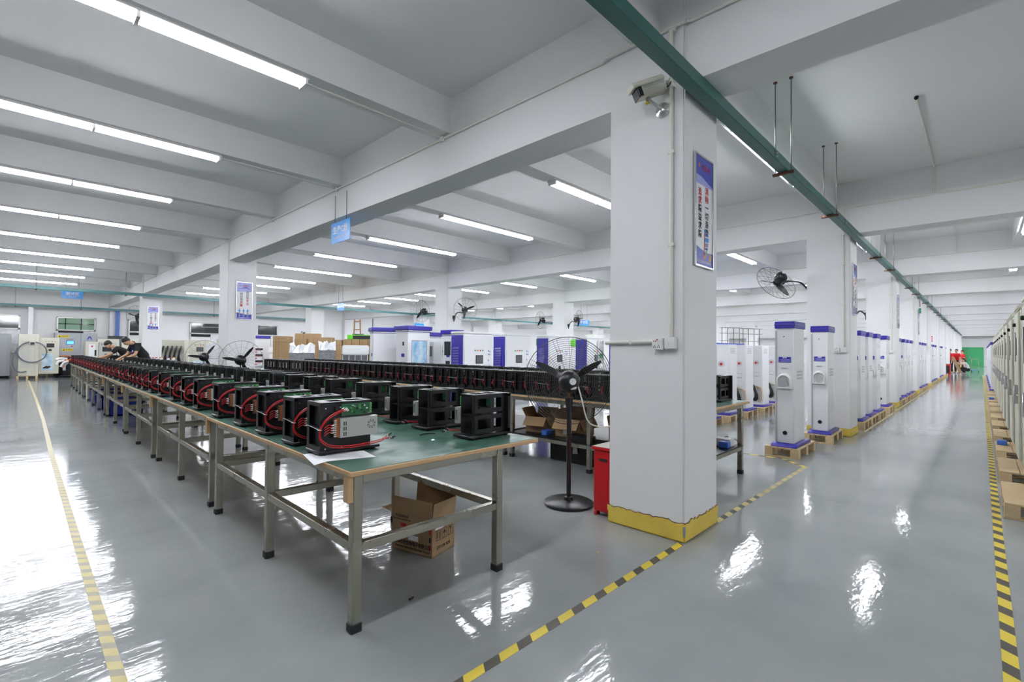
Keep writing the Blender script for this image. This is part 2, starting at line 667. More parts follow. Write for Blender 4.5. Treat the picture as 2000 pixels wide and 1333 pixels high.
# ------------------------------------------------------------------ fluorescent battens
def make_batten():
    t = thing('ceiling_light', 'x', 'ceiling light')
    h = MB()
    h.box(-1.24, 1.24, -.05, .05, -.026, 0, 'whitep')
    for s in (-1, 1):
        h.prism([(s * .05, 0), (s * .084, -.031), (s * .084, -.036), (s * .045, -.006)], 0, -1.24, 1.24, 'whitep')  # side wings added to screen the slab from direct tube light
    h.build('housing', t)
    for y in (-.045, .045):
        c = MB()
        for s in (0, 1):
            x0 = -1.2 + s * 1.21
            c.cyl((x0, y, -.052), (x0 + 1.19, y, -.052), .019, 'tube', n=8)
        c.build('tube', t)
    for x in (-1.22, -.005, 1.22):
        MB().box(x - .012, x + .012, -.07, .07, -.076, -.024, 'whitep').build('lamp_holder', t)
    MB().tube([(1.24, .05, -.006), (2.95, .05, -.006)], .011, 'conduit', 6).build('feed_conduit', t)
    return freeze(t)


BAYN = ['bay over the long bench', 'second bay in', 'third bay in', 'fourth bay in', 'fifth bay in', 'sixth bay in']
bat = make_batten()
first = True
for j, y in enumerate(YB):
    for i in range(len(XC) - 1):
        xm = (XC[i] + XC[i + 1]) / 2 + .08
        if y > 29.9:
            continue
        if abs(y + .66) < .1 and xm < 9:
            continue
        xm = {0: .62, 1: 6.66}.get(i, xm)
        nth_y = j - 3
        if nth_y == 0:
            row = 'above the row of aisle columns'
        elif nth_y < 0:
            row = 'over the right-hand cabinets' if nth_y == -1 else '%s cross beam beyond the cabinets' % nth(-nth_y)
        else:
            row = '%s cross beam out' % nth(nth_y)
        bay = BAYN[i] if i < len(BAYN) else '%s bay in' % nth(i + 1)
        lab = 'lit batten, %s, %s' % (row, bay)
        o = bat if first else dup(bat, (0, 0, 0))
        first = False
        o.location = (xm, y - .02, ZS)
        o['label'] = lab
        o['group'] = 'fluorescent battens under the cross beams'

# ================================================================== BENCHES
def bench_parts(t, L=2.45, W=1.02, over=.3, top=.805, shelf=False, legs=(0, 1, 2), ext=.15):
    b = MB()
    b.box(-.035, W + over, -.035, L + ext, top - .028, top - .002, 'wood')
    b.build('tabletop', t, bevel=.004)
    MB().box(-.028, W + over - .007, -.028, L + ext - .007, top - .003, top, 'mat').build('green_mat', t)
    ys = [.0 + k * (L - .05) / 2 for k in legs]
    for y in ys:
        for x in (0, W - .05):
            lg = MB().box(x, x + .05, y, y + .05, .03, top - .03, 'steel').build('leg', t, bevel=.003)
            MB().box(x - .004, x + .054, y - .004, y + .054, 0, .045, 'rubber').build('foot_cap', lg, bevel=.004)
    f = MB()
    for x in (0.002, W - .048):
        for a, c in zip(ys[:-1], ys[1:]):
            f.box(x, x + .046, a + .05, c, top - .075, top - .03, 'steel')
    for y in (ys[0], ys[-1]):
        f.box(.05, W - .05, y + .002, y + .048, top - .075, top - .03, 'steel')
    f.build('top_frame', t, bevel=.003)
    zr = .27 if shelf else .39
    for x in (0.003, W - .047):
        r = MB()
        for a, c in zip(ys[:-1], ys[1:]):
            r.box(x, x + .044, a + .05, c, zr, zr + .045, 'steel')
        r.build('side_rail', t, bevel=.003)
    for y in ys:
        MB().box(.05, W - .05, y + .004, y + .046, zr, zr + .045, 'steel').build('cross_rail', t, bevel=.003)
    if shelf:
        MB().box(.0, W, .0, L, zr + .045, zr + .06, 'black').build('shelf', t)
    else:
        k = MB()
        k.box(-.03, -.002, .0, .05, top - .16, top - .03, 'wood')
        k.build('corner_block', t)
    return t


ROT = -.0175
BX = lambda y: 1.195 + .0175 * (y - 2.24)
b0 = bench_parts(thing('workbench', 'steel-legged workbench with green mat, nearest of the long line, carton underneath', 'workbench'))
freeze(b0)
for k in range(8):
    y = 2.225 + 2.655 * k
    o = b0 if k == 0 else dup(b0, (0, 0, 0))
    o.location = (BX(y) + (.012 if k % 2 else 0), y, 0)
    o.rotation_euler = (0, 0, ROT)
    if k:
        o['label'] = 'steel-legged workbench with green mat, %s of the long line from the near end' % nth(k + 1)
    o['group'] = 'workbenches of the long left line'

b1 = bench_parts(thing('shelf_workbench', 'steel workbench with low shelf behind the near column, end of its line', 'workbench'), L=2.5, W=1.3, over=.12, top=.83, shelf=True, ext=.04)
freeze(b1)
SB = [(4.62, 1.985), (4.62, 4.58), (4.63, 7.17), (4.64, 9.76), (4.65, 12.35)]
for k, (x, y) in enumerate(SB):
    o = b1 if k == 0 else dup(b1, (0, 0, 0))
    o.location = (x, y, 0)
    if k:
        o['label'] = 'steel workbench with low shelf, second line, %s counted from the near column' % nth(k + 1)
    o['group'] = 'shelf workbenches of the second line'

# ================================================================== POWER MODULES
def make_module():
    t = thing('power_module', 'x', 'power module')
    b = MB()
    b.box(-.186, .186, -.095, .095, .008, .026, 'black')
    for x in (-.15, .15):
        for y in (-.075, .075):
            b.cyl((x, y, 0), (x, y, .009), .014, 'rubber', n=8)
    b.build('base_plate', t, bevel=.004)
    c = MB()
    K = 'black'
    X0, X1, YF, YB_, T = -.176, .13, -.078, .064, .004
    c.box(X0, X1, YF, YF + T, .026, .29, K)                                   # solid front panel
    for (z0, z1) in ((.03, .15), (.168, .29)):                                # windowed back panel
        wz0, wz1 = z0 + .03, z1 - .025
        c.box(X0, X1, YB_ - T, YB_, z0, wz0, K)
        c.box(X0, X1, YB_ - T, YB_, wz1, z1, K)
        for (p, q) in ((X0, X0 + .06), (-.045, -.015), (X1 - .03, X1)):
            c.box(p, q, YB_ - T, YB_, wz0, wz1, K)
    c.box(X0, X0 + .05, YB_ - T, YB_ + .002, .03, .29, K)
    for (p, q, r, s_) in ((X0, X1, YF - .004, YF + .03), (X0, X1, YB_ - .03, YB_), (X0, X0 + .07, YF + .03, YB_ - .03), (-.03, .0, YF + .03, YB_ - .03),
                          (X1 - .03, X1, YF + .03, YB_ - .03)):
        c.box(p, q, r, s_, .29, .294, K)                                      # top plate with two cut-outs
    c.box(X0, X1, YF + T, YB_ - T, .150, .155, K)                             # middle shelf
    c.box(X0 + .02, X0 + .024, -.03, YB_ - T, .026, .29, K)                   # recessed end sheet, open beside it
    c.box(X0 + .03, X0 + .1, -.05, -.046, .2, .275, 'pcb')
    c.box(X0 + .028, X0 + .06, -.056, -.05, .205, .225, 'pcbgreen')
    c.box(X0 + .028, X0 + .05, -.058, -.05, .245, .262, 'chrome')
    for (p, q) in ((-.084, -.078), (.062, .093)):                             # wide end bezel
        c.box(X0 - .002, X0 + .02, p, q, .026, .29, K)
    c.box(X0 - .002, X0 + .02, -.084, .093, .272, .294, K)
    c.box(X0 - .002, X0 + .02, -.084, .093, .026, .05, K)
    c.box(X1 - .004, X1, YB_ - .025, YB_, .026, .29, K)
    c.box(.0, .06, -.05, .05, .155, .2, 'dark')
    for (x, z) in ((X0 + .03, .26), (-.06, .262), (X0 + .03, .035), (-.05, .036)):
        c.cyl((x, YF - .003, z), (x, YF + .001, z), .004, 'chrome', n=8)
    for z in (.06, .26):
        c.cyl((X0 + .03, YB_ - .001, z), (X0 + .03, YB_ + .005, z), .003, 'chrome', n=8)
    c.cyl((-.085, YF - .014, .258), (-.085, YF, .258), .011, 'blackp', n=10)
    c.build('chassis', t)
    p = MB()
    p.box(-.055, .128, -.0855, -.0795, .212, .278, 'pcb')
    rr = random.Random(3)
    for q in range(26):
        x = -.05 + rr.random() * .165
        z = .216 + rr.random() * .052
        sx, sz = rr.uniform(.004, .016), rr.uniform(.003, .009)
        p.box(x, min(x + sx, .127), -.085 - rr.uniform(.003, .009), -.0854, z, min(z + sz, .277), rr.choice(['blackp', 'blackp', 'pcbgreen', 'pcbgreen', 'chrome']))
    for z in (.219, .235, .251, .266):
        p.box(.116, .128, -.094, -.0854, z, z + .011, 'pcbgreen')
    p.build('circuit_board', t, label='green circuit board with small components')
    u = MB()
    u.box(-.075, .156, -.112, -.0785, .093, .202, 'alu')
    yv = -.1124
    for k in range(8):                                                        # ring of fan slots
        a0 = 2 * pi * k / 8
        for R_, w_ in ((.026, .5), (.017, .45)):
            P = []
            for a in (a0, a0 + w_):
                P.append((.117 + R_ * cos(a), yv, .155 + R_ * sin(a)))
            for a in (a0 + w_, a0):
                P.append((.117 + (R_ - .004) * cos(a), yv, .155 + (R_ - .004) * sin(a)))
            u.quad(P, 'dark')
    for x in (-.055, -.043):
        for z in (.102, .131, .160):
            u.quad([(x, yv, z), (x + .006, yv, z), (x + .006, yv, z + .022), (x, yv, z + .022)], 'dark')
    u.box(.1565, .158, -.106, -.084, .115, .185, 'chrome')
    u = u.build('power_supply', t, label='silver power supply box with ring of vent slots')
    k = MB()
    k.box(-.104, -.0755, -.104, -.0785, .097, .2, 'orange')
    for q in range(9):
        z = .101 + q * .0108
        k.box(-.108, -.094, -.107, -.103, z, z + .0065, 'chrome')
        k.box(-.112, -.104, -.102, -.08, z - .002, z, 'blackp')
    k.build('terminal_block', u, label='orange terminal strip with metal screws')
    wr = MB()
    rr = random.Random(5)
    for q in range(6):
        o = Vector((rr.uniform(-.006, .006), -.002 - (q % 3) * .004, .010 * (q // 3) - .005))
        top = Vector((-.055 + .006 * q, -.088, .252 - .007 * (q % 3)))
        pts = [top, Vector((-.10, -.096, .232)) + o, Vector((-.155, -.098, .20)) + o, Vector((-.186, -.093, .15)) + o, Vector((-.184, -.093, .095)) + o,
               Vector((-.145, -.1, .06)) + o, Vector((-.085, -.1, .043)) + o, Vector((.0, -.1, .036)) + o, Vector((.1, -.099, .04)) + o,
               Vector((.19, -.092, .048)) + o, Vector((.215 + .008 * q, -.084 - .006 * (q % 3), .05 + .006 * (q % 4)))]
        wr.tube(pts, .0021, 'red', 6, sub=3)
        e = pts[-1]
        d_ = (pts[-1] - pts[-2]).normalized()
        wr.cyl(e, e + d_ * .010, .0032, 'whitep', n=6)
        wr.cyl(e + d_ * .010, e + d_ * .036, .0042, 'blackp', n=6)
        wr.cyl(top, top + Vector((.012, 0, .005)), .0042, 'whitep', n=6)
    for q in range(4):
        z = .125 + q * .014
        a = Vector((-.108, -.104, z))
        wr.tube([Vector((-.162, -.104, z - .012)), Vector((-.14, -.108, z + .004)), a], .0027, 'red', 5, sub=2)
        wr.cyl(a - Vector((.016, 0, 0)), a, .0045, 'whitep', n=6)
    wr.build('red_wire_harness', t, label='bundle of red wires with black ferrules')
    z = MB()
    z.tube([(-.189, -.108, .148), (-.1905, -.09, .149), (-.186, .0, .153), (-.1805, .085, .156)], .0015, 'whitep', 5)
    z.ring((-.186, -.096, .147), (.1, 0, 1), .0115, .0015, 'whitep', 10, 4)
    z.build('cable_tie', t, label='white cable tie')
    return freeze(t)


mod = make_module()
ROWA = [2.71, 3.08, 3.575, 4.08, 4.70, 5.40, 5.92, 6.46, 7.15, 7.80, 8.37, 8.82, 9.18, 9.56, 10.3, 10.7, 11.5, 12.2, 12.75, 13.35, 14.1, 14.75, 15.5,
        16.2, 16.9, 17.8, 18.7, 19.6, 20.5, 21.4, 22.3, 23.05]
ROWB = [2.49, 3.0, 3.41, 3.99, 4.63, 5.15, 5.70, 6.2, 6.69, 7.2, 7.63, 8.14, 8.54, 8.98, 9.5, 9.97, 10.45, 11.03, 11.6, 12.15, 12.7, 13.3, 13.9, 14.5,
        15.1, 15.7, 16.4, 17.1, 17.8, 18.6, 19.4, 20.3, 21.2, 22.1, 23.0]
ROWC = [2.2 + .197 * k for k in range(58)]
ROWD = [2.2, 2.55, 2.95, 3.3, 3.62, 3.9, 4.2, 4.5, 4.75, 5.0, 5.3, 5.65, 6.0, 6.3, 6.6, 6.95, 7.3, 7.6, 7.95, 8.3, 8.6, 8.95, 9.3, 9.65, 10, 10.4, 10.8,
        11.2, 11.6, 12.0, 12.4, 12.8, 13.2]
jr = random.Random(11)
used = False


def place_mod(x, y, z, rot, label, group, skip=()):
    global used
    if not used:
        used = True
        o = mod
    else:
        o = dup(mod, (0, 0, 0), skip=skip)
    o.location = (x, y, z)
    o.rotation_euler = (0, 0, rot)
    o['label'] = label
    o['group'] = group
    return o


for k, y in enumerate(ROWA):
    place_mod(1.385 + .0175 * (y - 2.7), y, .805, ROT + jr.uniform(-.03, .03),
              ('black power module with red wires, standing on a white sheet at the bench end' if k == 0 else
               'black power module with red wires, left row of long bench, %s from near end' % nth(k + 1)), 'power modules, left row of the long bench')
for k, y in enumerate(ROWB):
    place_mod(2.295 + .0175 * (y - 2.5), y, .805, pi + ROT + jr.uniform(-.03, .03),
              'black power module, windowed side forward, right row of long bench, %s from near end' % nth(k + 1), 'power modules, right row of the long bench')
for k, y in enumerate(ROWC):
    far = y > 11.0
    o = place_mod(4.85, y, .83, jr.uniform(-.003, .003),
                  ('stickered black power module, front rank of second line, %s from near end' if far else 'black power module in the front rank of the second line, %s from near end') % nth(k + 1),
                  'power modules, front rank of the second line', skip=('red_wire_harness', 'cable_tie') if far else ('cable_tie',) if k % 3 else ())
    if far and k % 4 != 1:
        MB().box(-.1784, -.1762, .0, .022, .1, .23, 'whitep').build('white_sticker', o)
for k, y in enumerate(ROWD):
    place_mod(5.755, y, .83, pi + jr.uniform(-.02, .02),
              'black power module in the rear rank of the second line, %s from near column' % nth(k + 1), 'power modules, rear rank of the second line')

# ================================================================== RAILS, CONDUIT, WALL FITTINGS
def rail(name, x0, x1, y0, y1, z0, z1, label, hang, joints=(), mt='green'):
    t = thing(name, label, 'cable rail', (x0, 0, 0))
    b = MB()
    b.box(0, x1 - x0, y0, y1, z0, z1, mt)
    b.build('trunking', t, bevel=.006)
    for x in hang:
        xx = x - x0
        MB().box(xx - .02, xx + .02, y0 - .05, y1 + .05, z0 - .03, z0 - .001, 'rust').build('bracket', t, bevel=.003)
        for y in (y0 - .025, y1 + .025):
            r = MB()
            r.cyl((xx, y, z0 - .02), (xx, y, ZC), .005, 'cageg', n=6)
            r.cyl((xx, y, ZC - .012), (xx, y, ZC), .02, 'rust', n=8)
            r.build('hanger_rod', t)
    for x in joints:
        xx = x - x0
        j = MB()
        j.box(xx - .06, xx + .06, y0 - .003, y0, z0 + .015, z1 - .015, mt)
        for a in (-.04, -.012, .012, .04):
            for z in (z0 + .035, z1 - .035):
                j.cyl((xx + a, y0 - .006, z), (xx + a, y0 - .003, z), .006, 'whitep' if a > 0 else 'rust', n=6)
        j.build('joint_plate', t)
    return t


hx = [5.63, 7.83] + [x + d for x in XC[2:10] for d in (2.1, 4.1)]
rail('cable_rail', 1.0, 70, 1.434, 1.535, 3.3, 3.40, 'long green cable rail running past the columns along the aisle', hx, [5.2, 8.6, 12, 15, 19])
rail('cable_rail', -3, 40, 21.95, 22.05, 3.26, 3.36, 'teal cable rail crossing the hall in front of the third column row', [.6, 2.9, 7.2, 11, 15], [.55], 'teal')
rail('cable_rail', -3, 14, 30.9, 31.0, 3.2, 3.3, 'teal cable rail close to the windowed left wall', [.2, 2.4, 5.2, 8], [], 'teal')
MB().box(3.72, 3.86, 31.0, 31.14, 0, 3.2, 'bluepost').build('steel_post')
tag(bpy.data.objects['steel_post'], 'blue steel post under the teal rail at the left wall', 'post')
MB().box(.62, .78, 31.02, 31.16, 0, 3.2, 'white').build('steel_post')
tag(bpy.data.objects['steel_post.001'], 'white steel post under the teal rail behind the hose cabinet', 'post')

for i, x in enumerate(XC[1:6]):
    t = struct(bpy.data.objects.new('trim_%d' % (i + 1), None))
    COL.objects.link(t)
    t.location = (x, 0, 0)
    p = MB()
    z = 3.845
    xs = .006
    pts = [(xs, -8.5, z), (xs, 1.3, z), (xs, 1.52, z), (-.02, 1.55, z), (-.025, 2.24, z), (xs, 2.3, z), (xs, 31.1, z)]
    for a, c in zip(pts[:-1], pts[1:]):
        p.cyl(a, c, .013, 'conduit', n=8)
    p.build('pipe', t)
    for y in [y for y in YB if y > 2] + [1.66]:
        bx_ = MB()
        bx_.box(-.025 if abs(y - 1.66) < .01 else -.012, .02, y - .03, y + .03, z - .03, z + .03, 'conduit')
        bx_.build('junction_box', t, bevel=.006)
    if i < 5:
        d = MB()
        d.cyl((-.014, 1.665, z), (-.014, 1.665, 1.5), .016, 'conduit', n=10)
        for zz in (2.2, 2.9, 3.4):
            d.box(-.03, 0, 1.64, 1.69, zz - .012, zz + .012, 'conduit')
        d.build('drop_pipe', t)
    if i == 0:
        h = MB()
        h.cyl((-.014, 1.8, 1.475), (-.014, 2.235, 1.468), .016, 'conduit', n=10)
        h.box(-.03, 0, 1.99, 2.01, 1.455, 1.485, 'conduit')
        h.build('side_pipe', t)
for x, y in ((7.0, .5), (13.1, .4)):
    t = struct(bpy.data.objects.new('trim_%d' % (6 if x < 9 else 7), None))
    COL.objects.link(t)
    t.location = (x, y, 0)
    MB().tube([(0, 0, ZC - .015), (2.75 if x < 9 else 2.77, 0, ZC - .015), (2.77 if x < 9 else 2.79, 0, ZC - .03), (2.77 if x < 9 else 2.79, 0, 3.85)], .011, 'conduit', 6).build('pipe', t)
    MB().cyl((-.02, 0, ZC - .03), (.02, 0, ZC), .02, 'dark', n=8).build('pipe_end', t)


def socket(x, y, z, label, w1=.088):
    t = thing('socket_box', label, 'socket', (x, y, z))
    a = MB().box(-.04, 0, -.045, .045, -.045, .045, 'whitep').build('switch_box', t, bevel=.006, seg=2)
    c = MB()
    for yy in (-.014, .014):
        c.cyl((-.043, yy, .0), (-.0395, yy, 0), .008, 'whitep', n=10)
    c.build('cover_plate', a)
    b = MB().box(-.05, 0, .05, .138, -.05, .038, 'whitep').build('power_socket', t, bevel=.005, seg=2)
    h = MB()
    for yy, zz in ((.075, -.03), (.082, -.018), (.089, -.03), (.108, -.03), (.115, -.018), (.122, -.03), (.105, .015), (.12, .015)):
        h.box(-.0512, -.0495, yy - .0025, yy + .0025, zz - .005, zz + .005, 'dark')
    h.box(-.053, -.0495, .07, .082, .008, .022, 'whitep')
    h.box(-.0525, -.0495, .088, .1, .022, .03, 'lampred')
    h.build('pin_holes', b)
    return t


socket(3.45, 1.665, 1.462, 'white double socket box with red light on the near column')
for i, x in enumerate(XC[2:6]):
    socket(x, 1.665, 1.45, 'white socket box on the %s column along the aisle' % nth(i + 2))

# ------------------------------------------------------------------ security camera on the near column
t = thing('security_camera', 'beige security camera on a silver ball mount, near column', 'security camera', (3.45, 1.74, 3.245))
MB().lathe((0, 0, 0), (-1, 0, 0), [(.058, 0), (.056, .012), (.03, .022), (.018, .03)], 'chrome', 20).build('wall_plate', t)
a = MB()
a.cyl((-.02, 0, 0), (-.12, .055, .055), .013, 'alu', n=10)
a.blob((-.125, .058, .06), .02, .02, .02, 'alu')
a.box(-.14, -.115, .05, .075, .028, .04, 'yellowlab')
a.build('arm', t)
axis = Vector((-.17, .14, -.085)).normalized()
side = axis.cross(Vector((0, 0, 1))).normalized()
upv = side.cross(axis)
mm_ = Matrix((axis, side, upv)).transposed().to_4x4()
mm_ = mm_ @ Matrix.Scale(1.22, 4)
mm_.translation = Vector((-.13, .055, .13))
b = MB(mm_)
b.prism([(-.034, -.043), (.034, -.043), (.043, -.02), (.043, .03), (.03, .046), (-.03, .046), (-.043, .03), (-.043, -.02)], 0, -.10, .085, 'cream')
b.build('housing', t, bevel=.004)
h = MB(mm_)
h.prism([(-.05, .02), (.05, .02), (.05, .036), (.034, .056), (-.034, .056), (-.05, .036)], 0, -.1, .11, 'cream')
h.build('sun_hood', t, bevel=.003)
f_ = MB(mm_)
f_.box(.082, .09, -.037, .037, -.04, .04, 'blackp')
f_.box(.06, .0855, -.0435, -.0425, -.038, .02, 'blackp')
f_.box(.06, .0855, .0425, .0435, -.038, .02, 'blackp')
f_.build('lens_window', t)
k = MB(mm_)
for z in (.004, .013):
    k.box(-.09, .05, .0428, .0437, z, z + .003, 'greyink')
    k.box(-.09, .05, -.0437, -.0428, z, z + .003, 'greyink')
k.build('trim_line', t)
k = MB(mm_)
lettering(k, 'HIKVISION', .016, (-.045, .0442, .026), (-1, 0, 0), (0, 0, 1), 'ink', bold=True)
k.build('lettering', t)
MB().tube([mm_ @ Vector((-.1, 0, 0)), mm_ @ Vector((-.13, 0, 0)), Vector((-.05, -.06, .14)), Vector((-.02, -.08, .2)), Vector((-.012, -.065, .26))], .004, 'blackp', 6, sub=5).build('cable', t)


# ------------------------------------------------------------------ posters on the aisle faces of columns
def poster(x, y, cols, label, art=0, detail=True):
    """x = left edge, faces -y; w .335 x h .86"""
    W, Z0, Z1 = .335, 2.065, 2.925
    t = thing('poster', label, 'poster', (x, y, Z0))
    H = Z1 - Z0
    MB().box(0, W, -.012, -.001, 0, H, 'poster').build('panel', t)
    fr = MB()
    for (a, b_, c, d_) in ((0, W, -.008, .008), (0, W, H - .008, H + .008), (-.006, .008, 0, H), (W - .008, W + .006, 0, H)):
        fr.box(a, b_, -.02, -.001, c, d_, 'chrome')
    fr.build('frame', t, bevel=.002)
    p = MB()
    yy = -.0126
    if art == 0:
        p.quad([(.008, yy, .705), (.12, yy, .70), (W - .008, yy, .655), (W - .008, yy, H - .008), (.008, yy, H - .008)], 'posterblue')
        p.quad([(.008, yy, .635), (W - .008, yy, .64), (W - .008, yy, .6545), (.12, yy, .6995), (.008, yy, .7045)], 'posterlilac')
    else:
        p.quad([(.008, yy, .635), (W - .008, yy, .655), (W - .008, yy, H - .008), (.008, yy, H - .008)], 'posterlilac')
        p.quad([(.03, yy - .0003, .70), (.2, yy - .0003, .73), (W - .03, yy - .0003, .70), (.2, yy - .0003, .755)], 'posterblue')
    p.quad([(.008, yy, .008), (W - .008, yy, .008), (W - .008, yy, .12), (.2, yy, .115), (.008, yy, .155)], 'posterblue')
    p.build('colour_band', t)
    L = MB()
    X, Zv = (1, 0, 0), (0, 0, 1)
    yy = -.0132
    L.blob((.075, yy, .782), .012, .0015, .02, 'lampamber', 8, 6)
    lettering(L, '鸿嘉利', .05, (.2, yy, .775), X, Zv, 'posterred')
    for (cx, ztop, txt, mask) in cols:
        for q, ch in enumerate(txt):
            lettering(L, ch, .064, (cx, yy, ztop - .066 * q), X, Zv, 'posterred' if mask[q] == 'r' else 'ink', bold=True)
    if detail:
        lettering(L, '深圳市鸿嘉利新能源有限公司', .021, (W / 2, yy, .035), X, Zv, 'poster')
    L.build('lettering', t)
    a = MB()
    if art == 0:
        for (x0, z0, x1, z1, mt) in ((.16, .09, .175, .27, 'posterred'), (.18, .20, .25, .235, 'sign'), (.18, .16, .24, .192, 'greyink'), (.19, .1, .22, .15, 'lampgreen'),
                                     (.15, .06, .19, .11, 'lampamber'), (.25, .05, .305, .11, 'wood'), (.18, .245, .24, .27, 'sign'), (.18, .14, .235, .155, 'posterblue')):
            a.quad([(x0, yy, z0), (x1, yy, z0), (x1 + .01, yy, z1), (x0 + .01, yy, z1)], mt)
        a.blob((.185, yy, .285), .016, .001, .016, 'sign', 10, 6)
    else:
        for x0 in (.07, .155, .24):
            a.blob((x0, yy, .2), .022, .001, .026, 'sign', 10, 6)
            a.quad([(x0 - .014, yy - .0004, .06), (x0 + .014, yy - .0004, .06), (x0 + .01, yy - .0004, .18), (x0 - .01, yy - .0004, .18)], 'greyink')
            a.quad([(x0 - .004, yy, .22), (x0 + .004, yy, .22), (x0 + .004, yy, .25), (x0 - .004, yy, .25)], 'posterblue')
    a.build('illustration', t)
    return t


C1 = [(.22, .60, '消除一切浪费', 'rrkkkk'), (.09, .575, '追求精益求精', 'rrkkkk')]
C2 = [(.235, .625, '百分百专注', 'kkkrr'), (.105, .585, '百分百质量', 'kkkrr')]
poster(3.607, 1.57, C1, 'blue and white slogan poster with red and black characters on the near column')
poster(3.63, 12.33, C2, 'slogan poster with pale blue top and three small figures, second column of the left row', 1)
poster(3.61, 22.4, [(.235, .6, '百分百用心', 'rkkkk'), (.105, .575, '每个细节完美', 'kkkkrr')], 'slogan poster on the third column of the left row, above the workers', 1)
poster(9.93, 1.57, C1, 'glossy blue and white poster on the second column along the aisle')
poster(16.05, 1.57, C2, 'glossy poster on the third column along the aisle', 1)
poster(21.85, 1.57, C1, 'glossy poster on the fourth column along the aisle', 0, False)


# ------------------------------------------------------------------ hanging signs
def hang_sign(loc, rotz, W, H, l1, l2, rods, label, s1=.115, s2=.052):
    t = thing('hanging_sign', label, 'sign', loc, rotz)
    MB().box(-W / 2, W / 2, -.005, .005, 0, H, 'sign').build('board', t, bevel=.001)
    L = MB()
    lettering(L, l1, s1, (0, -.0062, H * .6), (1, 0, 0), (0, 0, 1), 'poster', bold=True)
    if l2:
        lettering(L, l2, s2, (0, -.0062, H * .27), (1, 0, 0), (0, 0, 1), 'poster')
    L.build('lettering', t)
    for x in (-W * .3, W * .3):
        MB().cyl((x, 0, H - .005), (x, 0, H + rods), .004, 'blackp', n=6).build('hanging_rod', t)
    return t


hang_sign((3.455, 6.95, 3.015), -pi / 2, .6, .315, '生产C线', 'Production line of C', .42, 'blue hanging sign reading production line of C under the first beam', .125)
hang_sign((1.52, 22.6, 3.06), 0, .56, .26, '测试区', 'Test area', .96, 'blue test area sign hanging behind the teal rail', .125, .05)
hang_sign((9.7, 19.4, 3.0), -pi / 2, .6, .32, '生产B线', '', .955, 'small blue hanging sign under the second long beam', .12)
hang_sign((12.0, 17.0, 2.08), .3, .62, .42, '包装区', '', 1.775, 'blue sign above the white cabinets with blue caps', .15)
hang_sign((21.4, 15.3, 2.75), -.6, .6, .3, '老化区', '', 1.225, 'far blue sign seen beside the wall fan', .15)


# ================================================================== FANS
def cage(mb, R_, depth, n_r, n_s, rw, mt, front=True):
    """wire cage around local +x axis, outer ring at x=0"""
    mb.ring((0, 0, 0), (1, 0, 0), R_, rw * 1.8, mt, 40, 5)
    for sgn in ((1, -1) if front else (-1,)):
        for k in range(1, n_r + 1):
            f = k / (n_r + 1)
            mb.ring((sgn * depth * (1 - f ** 2.2), 0, 0), (1, 0, 0), R_ * f, rw * .7, mt, 36, 3)
        for k in range(n_s):
            a = 2 * pi * k / n_s + (.1 if sgn > 0 else 0)
            pts = []
            for q in range(5):
                f = .15 + .85 * q / 4
                pts.append((sgn * depth * (1 - f ** 2.2), R_ * f * cos(a), R_ * f * sin(a)))
            mb.tube(pts, rw * .8, mt, 4)


def blades(mb, R_, mt, a0=0.0, x=0.0):
    for k in range(3):
        a = a0 + 2 * pi * k / 3
        u, v = Vector((0, cos(a), sin(a))), Vector((0, -sin(a), cos(a)))
        X = Vector((1, 0, 0))
        sec = [(.1, .03, .03), (.22, .055, .035), (.5, .075, .03), (.8, .06, .018), (.97, .028, .008), (1.0, .008, .004)]
        vs = []
        for r, w_, tw in sec:
            c = u * R_ * r + X * x
            for s_ in (-1, 1):
                for h in (-.003, .003):
                    vs.append(c + v * (s_ * w_ * R_ * 1.3) + X * (s_ * tw + h))
        fs = []
        for i in range(len(sec) - 1):
            o, q = i * 4, i * 4 + 4
            fs += [(o, o + 1, q + 1, q), (o + 2, o + 3, q + 3, q + 2), (o, o + 2, q + 2, q), (o + 1, o + 3, q + 3, q + 1)]
        fs += [(0, 1, 3, 2), (len(vs) - 4, len(vs) - 3, len(vs) - 1, len(vs) - 2)]
        mb.add(vs, fs, mt)
    mb.lathe((x - .02, 0, 0), (1, 0, 0), [(.05, 0), (.055, .03), (.03, .06), (.004, .065)], mt, 16)


def motor(mb, back=.26):
    mb.lathe((-back, 0, 0), (1, 0, 0), [(.004, 0), (.05, .008), (.085, .03), (.1, .07), (.1, back - .1), (.08, back - .06), (.05, back - .03)], 'blackp', 24)


